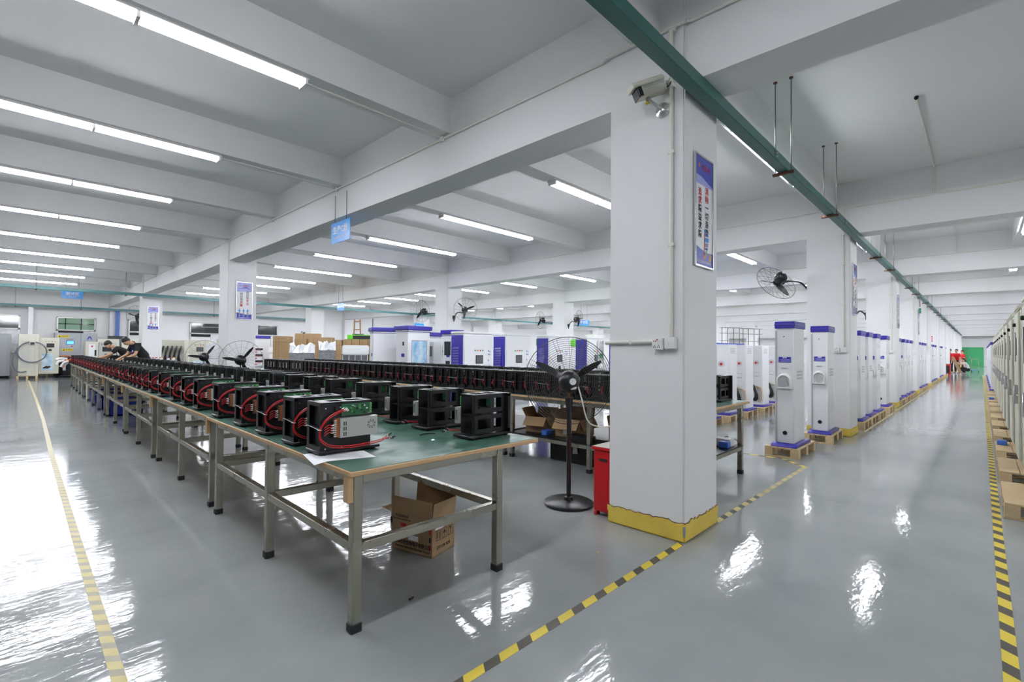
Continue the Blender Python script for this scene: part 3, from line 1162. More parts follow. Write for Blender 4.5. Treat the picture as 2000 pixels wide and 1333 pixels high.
def pedestal_fan(name, loc, face, h, R_, label, rear_rings=16, blade0=.3, tilt=0.0, dense=True):
    t = thing(name, label, 'fan', loc, face)
    MB().lathe((0, 0, 0), (0, 0, 1), [(.225, 0), (.225, .022), (.21, .032), (.045, .045), (.04, .07), (.03, .075)], 'blackp', 40).build('base', t)
    MB().cyl((0, 0, .06), (0, 0, h - .15), .022, 'blackp', n=14).build('pole', t)
    n_ = MB()
    n_.cyl((0, 0, h - .17), (0, 0, h - .06), .013, 'rust', n=8)
    n_.cyl((0, -.035, h - .15), (0, .035, h - .15), .012, 'rust', n=8)
    n_.build('neck', t)
    T = Matrix.Translation((.12, 0, h)) @ Matrix.Rotation(tilt, 4, 'Y')
    mo = MB(T)
    motor(mo)
    mo = mo.build('motor', t)
    sl = MB(T)
    for k in range(14):
        a = .5 + k * .16
        sl.quad([(-.255 + .012, .045 * cos(a), .045 * sin(a)), (-.228, .086 * cos(a), .086 * sin(a)), (-.228, .086 * cos(a + .07), .086 * sin(a + .07)),
                 (-.243, .045 * cos(a + .07), .045 * sin(a + .07))], 'dark')
    sl.cyl((-.262, -.025, .005), (-.235, -.025, .005), .03, 'whitep', n=16)
    sl.blob((-.236, -.022, -.05), .012, .04, .02, 'whitep', 12, 6)
    sl.build('badge', mo, label='white stickers on the back of the motor')
    c = MB(T)
    cage(c, R_, .1, rear_rings, 16 if dense else 20, .0022, 'cageg', dense)
    c.build('wire_guard', t)
    b = MB(T)
    blades(b, R_ * .86, 'blackp', blade0, -.01)
    b.build('blade_set', t)
    return t


fa = math.atan2(2.72, 3.58)
f0 = pedestal_fan('pedestal_fan', (3.58, 2.72, 0), fa + .05, 1.12, .41, 'large black pedestal fan seen from behind, between bench and near column', 20, .5)
MB().tube([(-.1, -.07, 1.1), (-.11, -.11, .95), (-.1, -.15, .8), (-.09, -.2, .74), (-.04, -.30, .715), (.0, -.39, .72), (.05, -.5, .74)], .006, 'conduit', 8, sub=6).build('power_cord', f0)
bx_ = [(3.13, 10.3, 1.165, 'black pedestal fan with white wire cage before the second column of the left row', .9),
       (3.10, 12.7, 1.19, 'black pedestal fan behind the bench, left of the second column', .95)]
for x, y, h, lab, a0 in bx_:
    pedestal_fan('pedestal_fan', (x, y, 0), math.atan2(-y, -x) + .12, h, .375, lab, 2, a0, 0, False)


def wall_fan(mount, mdir, hub, face, R_, label, a0=.4, tilt=0.0):
    """mount point on a column, mdir = outward normal; hub = cage centre; face = yaw the fan blows to"""
    t = thing('wall_fan', label, 'fan', mount)
    mo, hu = Vector(mount), Vector(hub) - Vector(mount)
    n_ = Vector(mdir)
    s_ = n_.cross(Vector((0, 0, 1)))
    p = MB()
    P = []
    for a, z in ((-.05, .09), (.05, .09), (.06, .03), (0, -.11), (-.06, .03)):
        P.append(tuple(s_ * a + Vector((0, 0, z))))
    p.flap(P, .02 if (Vector(P[1]) - Vector(P[0])).cross(Vector(P[2]) - Vector(P[0])).dot(n_) > 0 else -.02, 'blackp')
    p.build('mount_plate', t)
    T = Matrix.Translation(hu) @ Matrix.Rotation(face, 4, 'Z') @ Matrix.Rotation(tilt, 4, 'Y')
    tail = T @ Vector((-.15, 0, -.11))
    MB().tube([n_ * .01, n_ * .06 + Vector((0, 0, .08)), n_ * .13 + Vector((0, 0, .16)) + (tail - n_ * .13) * .12, tail * .75 + Vector((0, 0, .06)), tail], .017, 'blackp', 8, sub=5).build('arm', t)
    k = MB(T)
    k.box(-.19, -.11, -.02, .02, -.13, -.06, 'blackp')
    k.build('bracket', t)
    m_ = MB(T)
    motor(m_, .24)
    m_ = m_.build('motor', t)
    r = MB(T)
    r.ring((-.12, -.1, .02), (0, 1, 0), .026, .006, 'whitep', 16, 5)
    r.cyl((-.245, 0, .03), (-.225, 0, .03), .024, 'whitep', n=12)
    r.build('badge', m_, label='white ring sticker on the motor')
    c = MB(T)
    cage(c, R_, .085, 1, 16, .0026, 'cageg')
    c.build('wire_guard', t)
    b = MB(T)
    blades(b, R_ * .86, 'blackp', a0)
    b.build('blade_set', t)
    return t


wall_fan((10.0, 2.21, 2.50), (0, 1, 0), (9.62, 2.66, 2.66), .95, .36, 'black wall fan seen from behind, left of the second aisle column', 2.2, .55)
wall_fan((10.05, 12.33, 2.42), (0, -1, 0), (10.0, 11.7, 2.68), -2.1, .37, 'black wall fan with three blades on the second-row column above white cabinets', .35)
wall_fan((9.95, 12.97, 2.42), (0, 1, 0), (9.75, 13.7, 2.7), 1.7, .37, 'wall fan half hidden behind the same column, motor towards us', 1.2)
wall_fan((16.15, 12.33, 2.42), (0, -1, 0), (16.1, 11.75, 2.68), -1.4, .37, 'far wall fan on the right of the third-bay column', .2)
wall_fan((16.05, 12.97, 2.42), (0, 1, 0), (15.85, 13.6, 2.7), 1.7, .37, 'far wall fan on the left of the third-bay column', 1.2)
wall_fan((3.5, 23.04, 2.45), (0, 1, 0), (3.45, 23.7, 2.62), 2.2, .4, 'wall fan partly hidden behind the third column of the left row', .2)
wall_fan((15.95, 2.21, 2.4), (0, 1, 0), (15.85, 2.75, 2.2), 1.2, .36, 'wall fan arm glimpsed between the second and third aisle columns', .2)

# ================================================================== PAPER, CARTONS, BIN
def sheet(name, pts, label, cat='paper'):
    b = MB()
    b.flap(pts, .0008, 'paper')
    return tag(b.build(name, smooth=False), label, cat)


pb = MB()
n = 10
g = []
for i in range(n + 1):
    for j in range(3):
        u, v = i / n, j / 2
        p = Vector((1.163, 2.745, 0)) * (1 - u) * (1 - v) + Vector((1.455, 2.60, 0)) * u * (1 - v) + Vector((1.118, 2.50, 0)) * (1 - u) * v + Vector((1.42, 2.405, 0)) * u * v
        z = .8065 - max(0, (1.172 - p.x)) * .25
        g.append((p.x, p.y, z))
vs = g + [(a, b_, c + .0008) for a, b_, c in g]
N = len(g)
fs = []
for i in range(n):
    for j in range(2):
        a = i * 3 + j
        fs += [(a, a + 1, a + 4, a + 3), (N + a, N + a + 3, N + a + 4, N + a + 1)]
pb.add(vs, fs, 'paper')
ps = tag(pb.build('paper_sheet'), 'white printed sheet under the nearest power module, hanging over the bench edge', 'paper')
pl = MB()
for q in range(9):
    f = .12 + q * .085
    a = Vector((1.175, 2.72, .8078)).lerp(Vector((1.16, 2.53, .8078)), f)
    d_ = Vector((.27, -.128, 0))
    sd = Vector((.0, .0035, 0))
    pl.quad([a, a + d_ * (.8 if q % 3 else .5), a + d_ * (.8 if q % 3 else .5) + sd, a + sd], 'greyink')
pl.build('printed_lines', ps)


def open_box(name, loc, rotz, sx, sy, h, flaps, label, t_=.006, group=None):
    """flaps: dict side -> angle in degrees above horizontal-out (90 = straight up, -60 = hanging down)"""
    t = thing(name, label, 'box', loc, rotz, group)
    b = MB()
    b.box(-sx / 2, sx / 2, -sy / 2, sy / 2, 0, t_, 'card')
    b.box(-sx / 2, sx / 2, -sy / 2, -sy / 2 + t_, 0, h, 'card')
    b.box(-sx / 2, sx / 2, sy / 2 - t_, sy / 2, 0, h, 'card')
    b.box(-sx / 2, -sx / 2 + t_, -sy / 2, sy / 2, 0, h, 'card')
    b.box(sx / 2 - t_, sx / 2, -sy / 2, sy / 2, 0, h, 'card')
    b.build('carton_body', t)
    for s_, (ang, ln) in flaps.items():
        a = radians(ang)
        o = {'-x': ((-sx / 2, -sy / 2), (-sx / 2, sy / 2), (-1, 0)), '+x': ((sx / 2, sy / 2), (sx / 2, -sy / 2), (1, 0)),
             '-y': ((sx / 2, -sy / 2), (-sx / 2, -sy / 2), (0, -1)), '+y': ((-sx / 2, sy / 2), (sx / 2, sy / 2), (0, 1))}[s_]
        p, q, d_ = Vector(o[0] + (h,)), Vector(o[1] + (h,)), Vector(o[2] + (0,))
        e = d_ * cos(a) * ln + Vector((0, 0, sin(a) * ln))
        f = MB()
        f.flap([p, q, q + e, p + e], -.004, 'card')
        f.build('carton_flap', t)
    return t


bx0 = open_box('cardboard_box', (2.075, 2.86, 0), radians(13.5), .245, .36, .255,
               {'-x': (88, .115), '-y': (84, .105), '+y': (8, .1), '+x': (84, .15)}, 'open printed cardboard box on the floor under the nearest bench')
L = MB()
X, Zv = (0, -1, 0), (0, 0, 1)
xf = -.1235
lettering(L, '深圳市康奈特电子有限公司', .034, (xf, -.005, .06), X, Zv, 'ink', squeeze=.8, bold=True)
lettering(L, 'Shenzhen Connection Electronic Co.,Ltd', .022, (xf, -.005, .03), X, Zv, 'ink', squeeze=.85, bold=True)
lettering(L, '专业连接技术', .02, (xf, .09, .235), X, Zv, 'ink')
lettering(L, 'http://www.connectdt.com', .015, (xf, .09, .215), X, Zv, 'ink')
for q in range(7):
    yq = .16 - q * .05
    L.box(xf - .0005, xf, yq - .035, yq, .352, .364, 'ink')
    L.box(xf - .0007, xf, yq - .035, yq - .025, .353, .363, 'lampgreen' if q % 2 else 'posterred')
for q in range(6):
    L.box(xf - .0005, xf, -.17, -.155, .05 + q * .05, .085 + q * .05, 'ink' if q % 2 else 'posterred')
L.quad([(xf - .0006, .10, .165), (xf - .0006, .05, .165), (xf - .0006, .05, .19), (xf - .0006, .10, .19)], 'posterred')
L.quad([(xf - .0006, .03, .085), (xf - .0006, -.06, .085), (xf - .0006, -.06, .12), (xf - .0006, .03, .12)], 'paper')
yf = -.1808
lettering(L, 'QTY.1100  BCM', .03, (.0, yf, .05), (1, 0, 0), Zv, 'ink', squeeze=.7, bold=True)
for q, x0 in enumerate((-.08, -.015, .05)):
    for (a, b_, c, d_) in ((0, .05, 0, .003), (0, .05, .065, .068), (0, .003, 0, .068), (.047, .05, 0, .068)):
        L.box(x0 + a, x0 + b_, yf - .0005, yf, .10 + c, .10 + d_, 'ink')
    if q == 0:
        for xx in (.012, .032):
            L.box(x0 + xx, x0 + xx + .005, yf - .0005, yf, .112, .155, 'ink')
    elif q == 1:
        L.quad([(x0 + .008, yf - .0005, .135), (x0 + .042, yf - .0005, .135), (x0 + .025, yf - .0005, .16)], 'ink')
        L.box(x0 + .023, x0 + .027, yf - .0005, yf, .11, .135, 'ink')
    else:
        L.quad([(x0 + .012, yf - .0005, .16), (x0 + .038, yf - .0005, .16), (x0 + .025, yf - .0005, .135)], 'ink')
        L.box(x0 + .023, x0 + .027, yf - .0005, yf, .11, .135, 'ink')
L.quad([(-.09, yf - .0006, .175), (.0, yf - .0006, .175), (.0, yf - .0006, .2), (-.09, yf - .0006, .2)], 'paper')
L.build('printing', bx0, label='dark printed lettering and handling symbols')

open_box('cardboard_box', (4.98, 4.24, .331), .25, .34, .30, .2, {'-x': (-48, .14), '-y': (-58, .12), '+y': (60, .12), '+x': (70, .1)}, 'open brown carton with splayed flaps on the low shelf, left one')
b_ = open_box('cardboard_box', (5.02, 3.72, .331), .15, .4, .34, .22, {'-x': (-50, .15), '-y': (-62, .14), '+y': (50, .12), '+x': (75, .12)}, 'open carton with white label behind the pedestal fan pole')
MB().box(-.2018, -.2003, -.06, .06, .03, .12, 'paper').build('white_label', b_)
open_box('cardboard_box', (5.06, 2.95, .331), .35, .4, .42, .2, {'+y': (80, .12), '+x': (80, .1)}, 'brown carton on the low shelf beside the red bin')
o = MB()
o.box(-.06, .06, -.04, .04, 0, .06, 'bluebinl')
o.box(-.066, .066, -.046, .046, .055, .062, 'bluebinl')
tag(o.build('plastic_tray', loc=(4.78, 3.98, .332), bevel=.004), 'small blue plastic tray between the two open cartons', 'tray')
for i, (x, y) in enumerate(((4.75, 3.42), (4.76, 3.05))):
    o = MB()
    for q in range(4):
        o.box(-.1 + q * .003, .1 - q * .004, -.15 + q * .004, .15, q * .016, q * .016 + .014, 'black')
    tag(o.build('sheet_stack', loc=(x, y, .332), bevel=.003), 'stack of black metal sheets on the low shelf, %s' % ('between carton and bench leg', 'nearest the red bin', 'in front of the labelled carton')[i],
        'metal sheets')
t = thing('storage_bin', 'black plastic bin with hanging tag under the second bench', 'bin', (5.1, 3.7, 0), .0)
o = MB()
o.box(-.2, .2, -.33, .33, 0, .24, 'black')
o.box(-.215, .215, -.345, .345, .22, .25, 'black')
o.build('bin_body', t, bevel=.01)
MB().flap([(-.217, -.05, .12), (-.217, -.13, .13), (-.222, -.12, .21), (-.222, -.06, .22)], .002, 'alu').build('paper_tag', t)
t = thing('metal_bin', 'red metal bin with pale lid and hand slot beside the near column', 'bin', (3.72, 2.315, 0))
o = MB()
o.box(-.21, .21, -.085, .085, .04, .56, 'redpaint')
for x in (-.19, .17):
    for y in (-.085, .055):
        o.box(x - .02, x + .04, y, y + .03, 0, .04, 'redpaint')
o.build('bin_body', t, bevel=.006)
o = MB()
o.box(-.225, .23, -.09, .10, .56, .582, 'redpaint')
o.box(-.222, .228, -.088, .098, .582, .586, 'cream')
o.build('lid', t, bevel=.003)
MB().box(-.2125, -.2095, -.05, .03, .465, .487, 'dark').build('hand_slot', t)
# things on the low shelf at the right-hand end of the second line
tag(MB().box(-.07, .07, -.09, .09, 0, .085, 'whitep').build('parts_box', loc=(5.7, 2.12, .332), bevel=.004), 'small white box on the low shelf right of the near column', 'box')
tag(MB().box(-.045, .045, -.05, .05, 0, .07, 'bluebinl').build('plastic_tray', loc=(5.58, 2.07, .332), bevel=.005), 'blue plastic tray in front of the white box, low shelf', 'tray')
rw = MB()
rr = random.Random(4)
for q in range(16):
    a = Vector((rr.uniform(-.12, .12), rr.uniform(-.06, .06), .01))
    rw.tube([a, a + Vector((rr.uniform(-.06, .06), rr.uniform(-.05, .05), rr.uniform(.02, .06))), a + Vector((rr.uniform(-.12, .12), rr.uniform(-.05, .05), rr.uniform(.0, .04)))],
            .004, 'red' if q % 4 else 'blackp', 5, sub=3)
o = tag(rw.build('wire_heap', loc=(5.83, 2.14, .335)), 'heap of red wires on the low shelf beside the white box', 'wires')
# small scraps lying on the near bench and floor
tag(MB().tube([(0, 0, .006), (.06, .02, .006), (.12, -.01, .006)], .005, 'blackp', 6, sub=3).build('cable_scrap', loc=(1.98, 2.78, .8055)), 'short black cable scrap lying on the near bench', 'cable')
tag(MB().flap([(0, 0, .001), (.03, .005, .001), (.028, .02, .006), (.002, .018, .004)], .001, 'film').build('film_scrap', loc=(1.93, 2.58, .8055)), 'scrap of clear film on the near bench', 'scrap')
tag(MB().box(0, .022, 0, .009, 0, .006, 'wood').build('wood_chip', loc=(2.86, 1.92, 0)), 'tiny wood chip on the floor before the near column', 'wood chip')
tag(MB().cyl((0, 0, .007), (.03, .01, .007), .006, 'blackp', n=8).build('floor_clip', loc=(1.58, 2.30, 0)), 'small black cap on the floor under the nearest bench', 'cap')

# ================================================================== PALLETS AND CHARGING POSTS
def make_pallet(name, label, L, W, H=.135):
    t = thing(name, label, 'pallet')
    d = MB()
    n_ = 5
    for k in range(n_):
        y0 = -W / 2 + k * W / n_
        d.box(-L / 2, L / 2, y0 + .003, y0 + W / n_ - .003, H - .018, H, 'pallet')
    d.build('deck', t, bevel=.002)
    for x in (-L / 2, -.05, L / 2 - .1):
        for y in (-W / 2, W / 2 - .1):
            MB().box(x, x + .1, y, y + .1, .016, H - .018, 'pallet').build('block', t, bevel=.003)
    for x in (-L / 2, -.05, L / 2 - .1):
        MB().box(x, x + .1, -W / 2, W / 2, 0, .016, 'pallet').build('bottom_board', t, bevel=.002)
    return freeze(t)


PH = .135
pal = make_pallet('wooden_pallet', 'pale wooden pallet under the nearest charging post', .9, .41)


def make_post():
    t = thing('charging_post', 'x', 'charging post')
    MB().prism([(-.38, 0), (.38, 0), (.37, .02), (.30, .05), (-.30, .05), (-.37, .02)], 1, -.155, .155, 'blue').build('plinth', t, bevel=.004)
    v = MB()
    for x in (-.18, .22):
        v.box(x, x + .03, -.156, -.152, .012, .02, 'dark')
    v.build('plinth_slot', t)
    b = MB()
    b.box(-.30, .22, -.11, .11, .05, 1.60, 'white')
    b.build('body', t, bevel=.004)
    e = MB()
    e.box(-.31, -.303, .102, .118, .06, 1.56, 'greyplate')
    e.box(-.3012, -.30, .096, .099, .06, 1.56, 'greyink')
    e.build('door_edge', t)
    c = MB()
    c.box(-.312, .232, -.122, .122, 1.59, 1.685, 'blue')
    c.box(-.316, .236, -.126, .126, 1.625, 1.655, 'bluelight')
    c.build('cap', t, bevel=.004)
    l = MB()
    l.box(-.3025, -.3005, -.075, .075, 1.13, 1.205, 'blue')
    l.box(-.3032, -.3024, -.025, .025, 1.188, 1.2, 'paper')
    for q in range(4):
        l.box(-.3032, -.3024, -.067, .067 - .02 * (q % 2), 1.138 + q * .011, 1.143 + q * .011, 'posterlilac')
    l.build('name_plate', t, label='blue name plate with pale print')
    L = MB()
    lettering(L, '充电接口', .021, (-.3012, -.0, 1.05), (0, -1, 0), (0, 0, 1), 'greyink')
    L.build('lettering', t)
    h = MB()
    T = Matrix.Translation((-.30, .005, .865)) @ Matrix.Rotation(-pi / 2, 4, 'Y')
    # hooded holder: outer shell standing out of the front, hollow cup inside
    pts = [(-.088, -.10), (.088, -.10), (.088, .02)] + [(.088 * cos(a), .02 + .088 * sin(a)) for a in [radians(q) for q in range(20, 180, 20)]] + [(-.088, .02)]
    n_ = len(pts)
    vs, fs = [], []
    for sc, d_ in ((1, 0), (.93, .06), (.80, .062), (.72, .02)):
        vs += [(-.301 - d_, .005 + p[0] * sc, .855 + (p[1] + .02) * sc) for p in pts]
    for r in range(3):
        fs += [(r * n_ + k, r * n_ + (k + 1) % n_, (r + 1) * n_ + (k + 1) % n_, (r + 1) * n_ + k) for k in range(n_)]
    fs.append(tuple(range(3 * n_, 4 * n_)))
    h.add(vs, fs, 'whitep')
    h = h.build('connector_holder', t, bevel=.002)
    MB().cyl((-.335, .005, .85), (-.318, .005, .85), .05, 'greyplate', n=20).build('cup', h, label='grey round cup')
    k = MB()
    k.cyl((-.304, .0, .185), (-.299, .0, .185), .024, 'dark', n=16)
    k.ring((-.303, .0, .185), (1, 0, 0), .025, .004, 'blackp', 16, 5)
    k.cyl((-.302, .01, 1.48), (-.299, .01, 1.48), .008, 'dark', n=10)
    k.build('cable_port', t, label='black round cable port')
    g = MB()
    for z in (.90, .945, .99):
        g.box(-.16, .12, -.1115, -.1095, z, z + .028, 'greyplate')
    g.build('side_vent', t, label='grey louvred side vents')
    return freeze(t)


post = make_post()
PX = [(7.62, 1.925, 0, 'nearest one, left of the second aisle column'), (9.18, 1.85, .03, 'standing right before the second aisle column')]
gap = [(11.3, 'second and third'), (12.2, 'second and third'), (13.25, 'second and third'), (14.72, 'second and third'),
       (17.15, 'third and fourth'), (18.45, 'third and fourth'), (19.4, 'third and fourth'), (20.4, 'third and fourth'),
       (23.6, 'fourth and fifth'), (24.75, 'fourth and fifth'), (25.8, 'fourth and fifth'),
       (29.2, 'fifth and sixth'), (30.6, 'fifth and sixth'), (32, 'fifth and sixth'),
       (35.6, 'sixth and seventh'), (37.4, 'sixth and seventh'), (41.3, 'seventh and eighth')]
cnt = {}
for x, g_ in gap:
    cnt[g_] = cnt.get(g_, 0) + 1
    PX.append((x, 1.745, 0, '%s between the %s aisle columns' % (nth(cnt[g_]), g_)))
for k, (x, y, r, w_) in enumerate(PX):
    p = pal if k == 0 else dup(pal, (0, 0, 0))
    p.location, p.rotation_euler = (x, y, 0), (0, 0, r)
    p['label'] = 'pallet under a charging post, ' + w_
    p['group'] = 'pallets under the charging posts'
    o = post if k == 0 else dup(post, (0, 0, 0))
    o.location, o.rotation_euler = (x - .05 if k < 2 else x, y - .02, PH), (0, 0, r)
    o['label'] = 'white blue-capped charging post, ' + w_
    o['group'] = 'charging posts along the aisle'


# ---- half-assembled posts with dangling hoses behind the second bench
def make_open_post():
    t = thing('open_charging_post', 'x', 'charging post')
    MB().prism([(-.30, 0), (.30, 0), (.29, .02), (.24, .045), (-.24, .045), (-.29, .02)], 1, -.2, .2, 'blue').build('plinth', t, bevel=.004)
    b = MB()
    b.box(-.22, .22, -.14, .10, .045, 1.42, 'white')
    b.build('body', t, bevel=.005)
    o = MB()
    o.box(-.225, .2, .1, .19, .06, 1.40, 'white')
    o.box(-.232, -.224, .105, .185, .1, 1.38, 'dark')
    for z, m_ in ((1.15, 'lampgreen'), (1.05, 'blackp'), (.95, 'blackp'), (.8, 'whitep'), (.6, 'whitep')):
        o.box(-.237, -.23, .115, .175, z, z + .055, m_)
    o.build('open_compartment', t)
    k = MB()
    k.cyl((-.228, .0, 1.02), (-.22, .0, 1.02), .028, 'lampred', n=12)
    k.ring((-.224, .0, 1.02), (1, 0, 0), .055, .003, 'greyink', 16, 4)
    k.build('stop_button', t, label='red stop button')
    k = MB()
    k.box(-.2225, -.2195, -.06, .05, .70, .80, 'greyplate')
    k.box(-.2235, -.221, -.055, .045, .72, .79, 'white')
    k.build('card_reader', t)
    v = MB()
    for q in range(4):
        v.box(-.12, .12, -.1415, -.1395, 1.24 + q * .03, 1.255 + q * .03, 'greyplate')
    v.build('side_vent', t)
    h = MB()
    for q in range(3):
        h.tube([(-.23, .13, .52 + .02 * q), (-.30, .06 - .02 * q, .48), (-.33 - .01 * q, -.02 - .02 * q, .33), (-.30, .0 - .03 * q, .2), (-.26, .1 - .05 * q, .14)], .02, 'blackp', 7, sub=4)
    h.build('hose_bundle', t, label='black hose bundle')
    w_ = MB()
    rr = random.Random(8)
    for q, c in enumerate(('orangec', 'tapey', 'lampgreen', 'greyink', 'orangec', 'tapey')):
        y = .02 - .03 * q
        w_.tube([(-.222, .02, .47), (-.26, y, .44), (-.29, y - .05, .3 - .03 * (q % 3)), (-.27, y - .03, .16 - .02 * (q % 4))], .004, c, 4, sub=4)
    w_.build('coloured_wires', t)
    return freeze(t)


op = make_open_post()
for k, x in enumerate((9.2, 10.25, 11.25, 12.35, 13.5, 14.7)):
    p = dup(pal, (x, 3.78, 0), .06, 'pale wooden pallet under an unfinished white post, %s from the left behind the bench end' % nth(k + 1), 'pallets under unfinished posts')
    o = op if k == 0 else dup(op, (0, 0, 0))
    o.location, o.rotation_euler = (x, 3.78, PH), (0, 0, -.03)
    o['label'] = 'unfinished white charging post with dangling black hoses, %s from the left behind the bench end' % nth(k + 1)
    o['group'] = 'unfinished posts behind the second bench line'

# ================================================================== CREAM CABINETS ON THE RIGHT
big = make_pallet('wooden_pallet', 'x', .98, .80)


def make_cream():
    t = thing('cream_cabinet', 'x', 'cabinet')
    b = MB()
    b.box(-.40, .40, -.33, .33, .06, 1.76, 'cream')
    b.build('body', t, bevel=.006)
    MB().box(-.38, .38, -.31, .31, 0, .06, 'cream').build('foot_frame', t)
    MB().box(-.425, .425, -.355, .355, 1.76, 1.81, 'cream').build('top_cover', t, bevel=.012, seg=2)
    d = MB()
    d.box(-.37, .37, .331, .352, .1, 1.73, 'cream')
    d = d.build('door', t, bevel=.005)
    e = MB()
    e.box(.06, .13, .352, .356, 1.18, 1.52, 'dark')
    e.box(-.16, -.1, .352, .355, 1.25, 1.45, 'dark')
    e.build('window_slit', d, label='dark upright window slit')
    e = MB()
    e.cyl((.0, .352, 1.6), (.0, .375, 1.6), .022, 'blackp', n=14)
    e.cyl((.0, .37, 1.6), (.0, .38, 1.6), .018, 'lampgreen', n=14)
    e.build('switch_knob', d, label='dark green switch knob')
    e = MB()
    e.box(-.31, -.285, .352, .385, .72, .93, 'chrome')
    e.box(-.315, -.28, .352, .362, .78, .83, 'chrome')
    e.build('handle', d, bevel=.004, label='bright upright handle')
    v = MB()
    for q in range(12):
        v.box(-.401, -.399, -.2, .2, .5 + q * .06, .53 + q * .06, 'greyplate')
    v.build('side_vent', t)
    return freeze(t)


cr = make_cream()
for k in range(11):
    x = 6.42 + 1.57 * k
    p = big if k == 0 else dup(big, (0, 0, 0))
    p.location = (x, -.53, 0)
    p['label'] = 'wide wooden pallet under the %s cream cabinet on the right of the aisle' % nth(k + 1)
    p['group'] = 'pallets under the cream cabinets'
    o = cr if k == 0 else dup(cr, (0, 0, 0))
    o.location = (x + .04, -.64, PH)
    o['label'] = 'tall cream cabinet, %s from the front on the right of the aisle' % nth(k + 1)
    o['group'] = 'cream cabinets on pallets'
for k in range(9):
    x = 24.0 + 2.0 * k
    dup(pal, (x, -.35, 0), 0, 'narrow pallet under the %s white post beyond the cream cabinets' % nth(k + 1), 'pallets under the far right posts')
    dup(post, (x, -.35, PH), pi, 'white charging post, %s beyond the cream cabinets on the right' % nth(k + 1), 'charging posts on the right of the aisle')
for q, (x, lab) in enumerate(((9.6, 'third'), (19.0, 'ninth'))):
    tag(MB().box(-.08, .08, -.05, .05, 0, .06, 'bluebinl').build('plastic_tray', loc=(x + .1, -.20, PH), bevel=.005), 'blue plastic tray on the pallet of the %s cream cabinet' % lab, 'tray')


# ================================================================== WHITE CABINETS WITH BLUE LOUVRED DOORS
def make_ev():
    t = thing('charger_cabinet', 'x', 'charger cabinet')
    W, D, H = .98, .46, 1.85                          # x, y
    MB().box(.02, W - .02, .02, D - .02, 0, .08, 'grey').build('foot_frame', t)
    MB().box(0, W, 0, D, .08, H - .06, 'white').build('body', t, bevel=.006)
    MB().box(-.02, W + .02, -.02, D + .02, H - .06, H, 'white').build('top_cover', t, bevel=.015, seg=2)
    d = MB()
    d.box(-.02, -.001, .015, D - .015, .12, H - .09, 'blue')
    d = d.build('blue_door', t, bevel=.004, label='dark blue louvred door')
    v = MB()
    v.box(-.024, -.0195, .13, D - .06, .42, 1.50, 'blue')
    for q in range(16):
        z = .46 + q * .064
        v.prism([(-.024, z), (-.04, z), (-.024, z + .045)], 1, .15, D - .08, 'bluelight')
    v.build('louvre', d)
    MB().box(-.045, -.02, .05, .075, .66, .92, 'chrome').build('handle', d, bevel=.004, label='chrome handle')
    f = MB()
    f.box(.03, W - .03, -.012, 0, .12, H - .09, 'white')
    f = f.build('front_door', t, bevel=.004)
    for q, c in enumerate(('lampgreen', 'lampamber', 'lampred', 'lampgreen')):
        MB().cyl((.36 + q * .085, -.026, 1.39), (.36 + q * .085, -.011, 1.39), .018, c, n=12).build('indicator_lamp', f)
    s = MB()
    s.box(.385, .625, -.02, -.011, 1.06, 1.27, 'blackp')
    s.box(.405, .605, -.0215, -.019, 1.08, 1.25, 'screen')
    s.build('display', f, label='dark framed screen')
    s = MB()
    s.box(.46, .55, -.02, -.011, .82, .95, 'blackp')
    s.box(.47, .54, -.0215, -.019, .84, .93, 'dark')
    s.build('card_reader', f)
    for x in (.30, .62):
        s = MB()
        s.box(x, x + .12, -.02, -.011, .50, .66, 'greyplate')
        s.box(x + .02, x + .10, -.024, -.018, .50, .61, 'dark')
        s.build('connector_socket', f)
    p = MB()
    for (x, z) in ((.80, 1.36), (.85, 1.34), (.80, 1.27), (.85, 1.27), (.80, 1.12)):
        p.box(x, x + .022, -.0135, -.0118, z, z + .04, 'posterblue')
    for q in range(4):
        p.box(.78, .87, -.0135, -.0118, .96 + q * .022, .966 + q * .022, 'posterlilac')
    p.add([(.82, -.0138, .74), (.87, -.0138, .74), (.845, -.0138, .785)], [(0, 1, 2)], 'lampamber')
    p.build('label_print', f)
    return freeze(t)


ev = make_ev()
EV = [(7.62, 8.97, 'first from the left, right of the second-row column'), (9.12, 9.03, 'second from the left'),
      (10.98, 9.10, 'third from the left, half behind the pedestal fan cage'), (12.86, 9.06, 'fourth from the left, seen through the fan cage'),
      (14.75, 9.0, 'last, cut off by the near column')]
for k, (x, y, w_) in enumerate(EV):
    o = ev if k == 0 else dup(ev, (0, 0, 0))
    o.location = (x, y, .0)
    o['label'] = 'white charger cabinet, blue louvred door, ' + w_
    o['group'] = 'white charger cabinets with blue doors'
# open internals on the fourth cabinet's right side
o = MB()
for q in range(4):
    o.box(0, .26, 0, .03, q * .33, q * .33 + .27, 'alu')
    o.box(.03, .23, -.02, 0, q * .33 + .05, q * .33 + .2, ('pcb', 'whitep', 'pcb', 'chrome')[q])
o.box(-.03, 0, -.025, .03, -.05, 1.3, 'white')
o.box(.26, .29, -.025, .03, -.05, 1.3, 'white')
t4 = thing('component_rack', 'open rack of circuit boards on the front of the fourth white charger cabinet', 'component rack', (13.42, 9.0, .45))
o.build('rack_frame', t4)

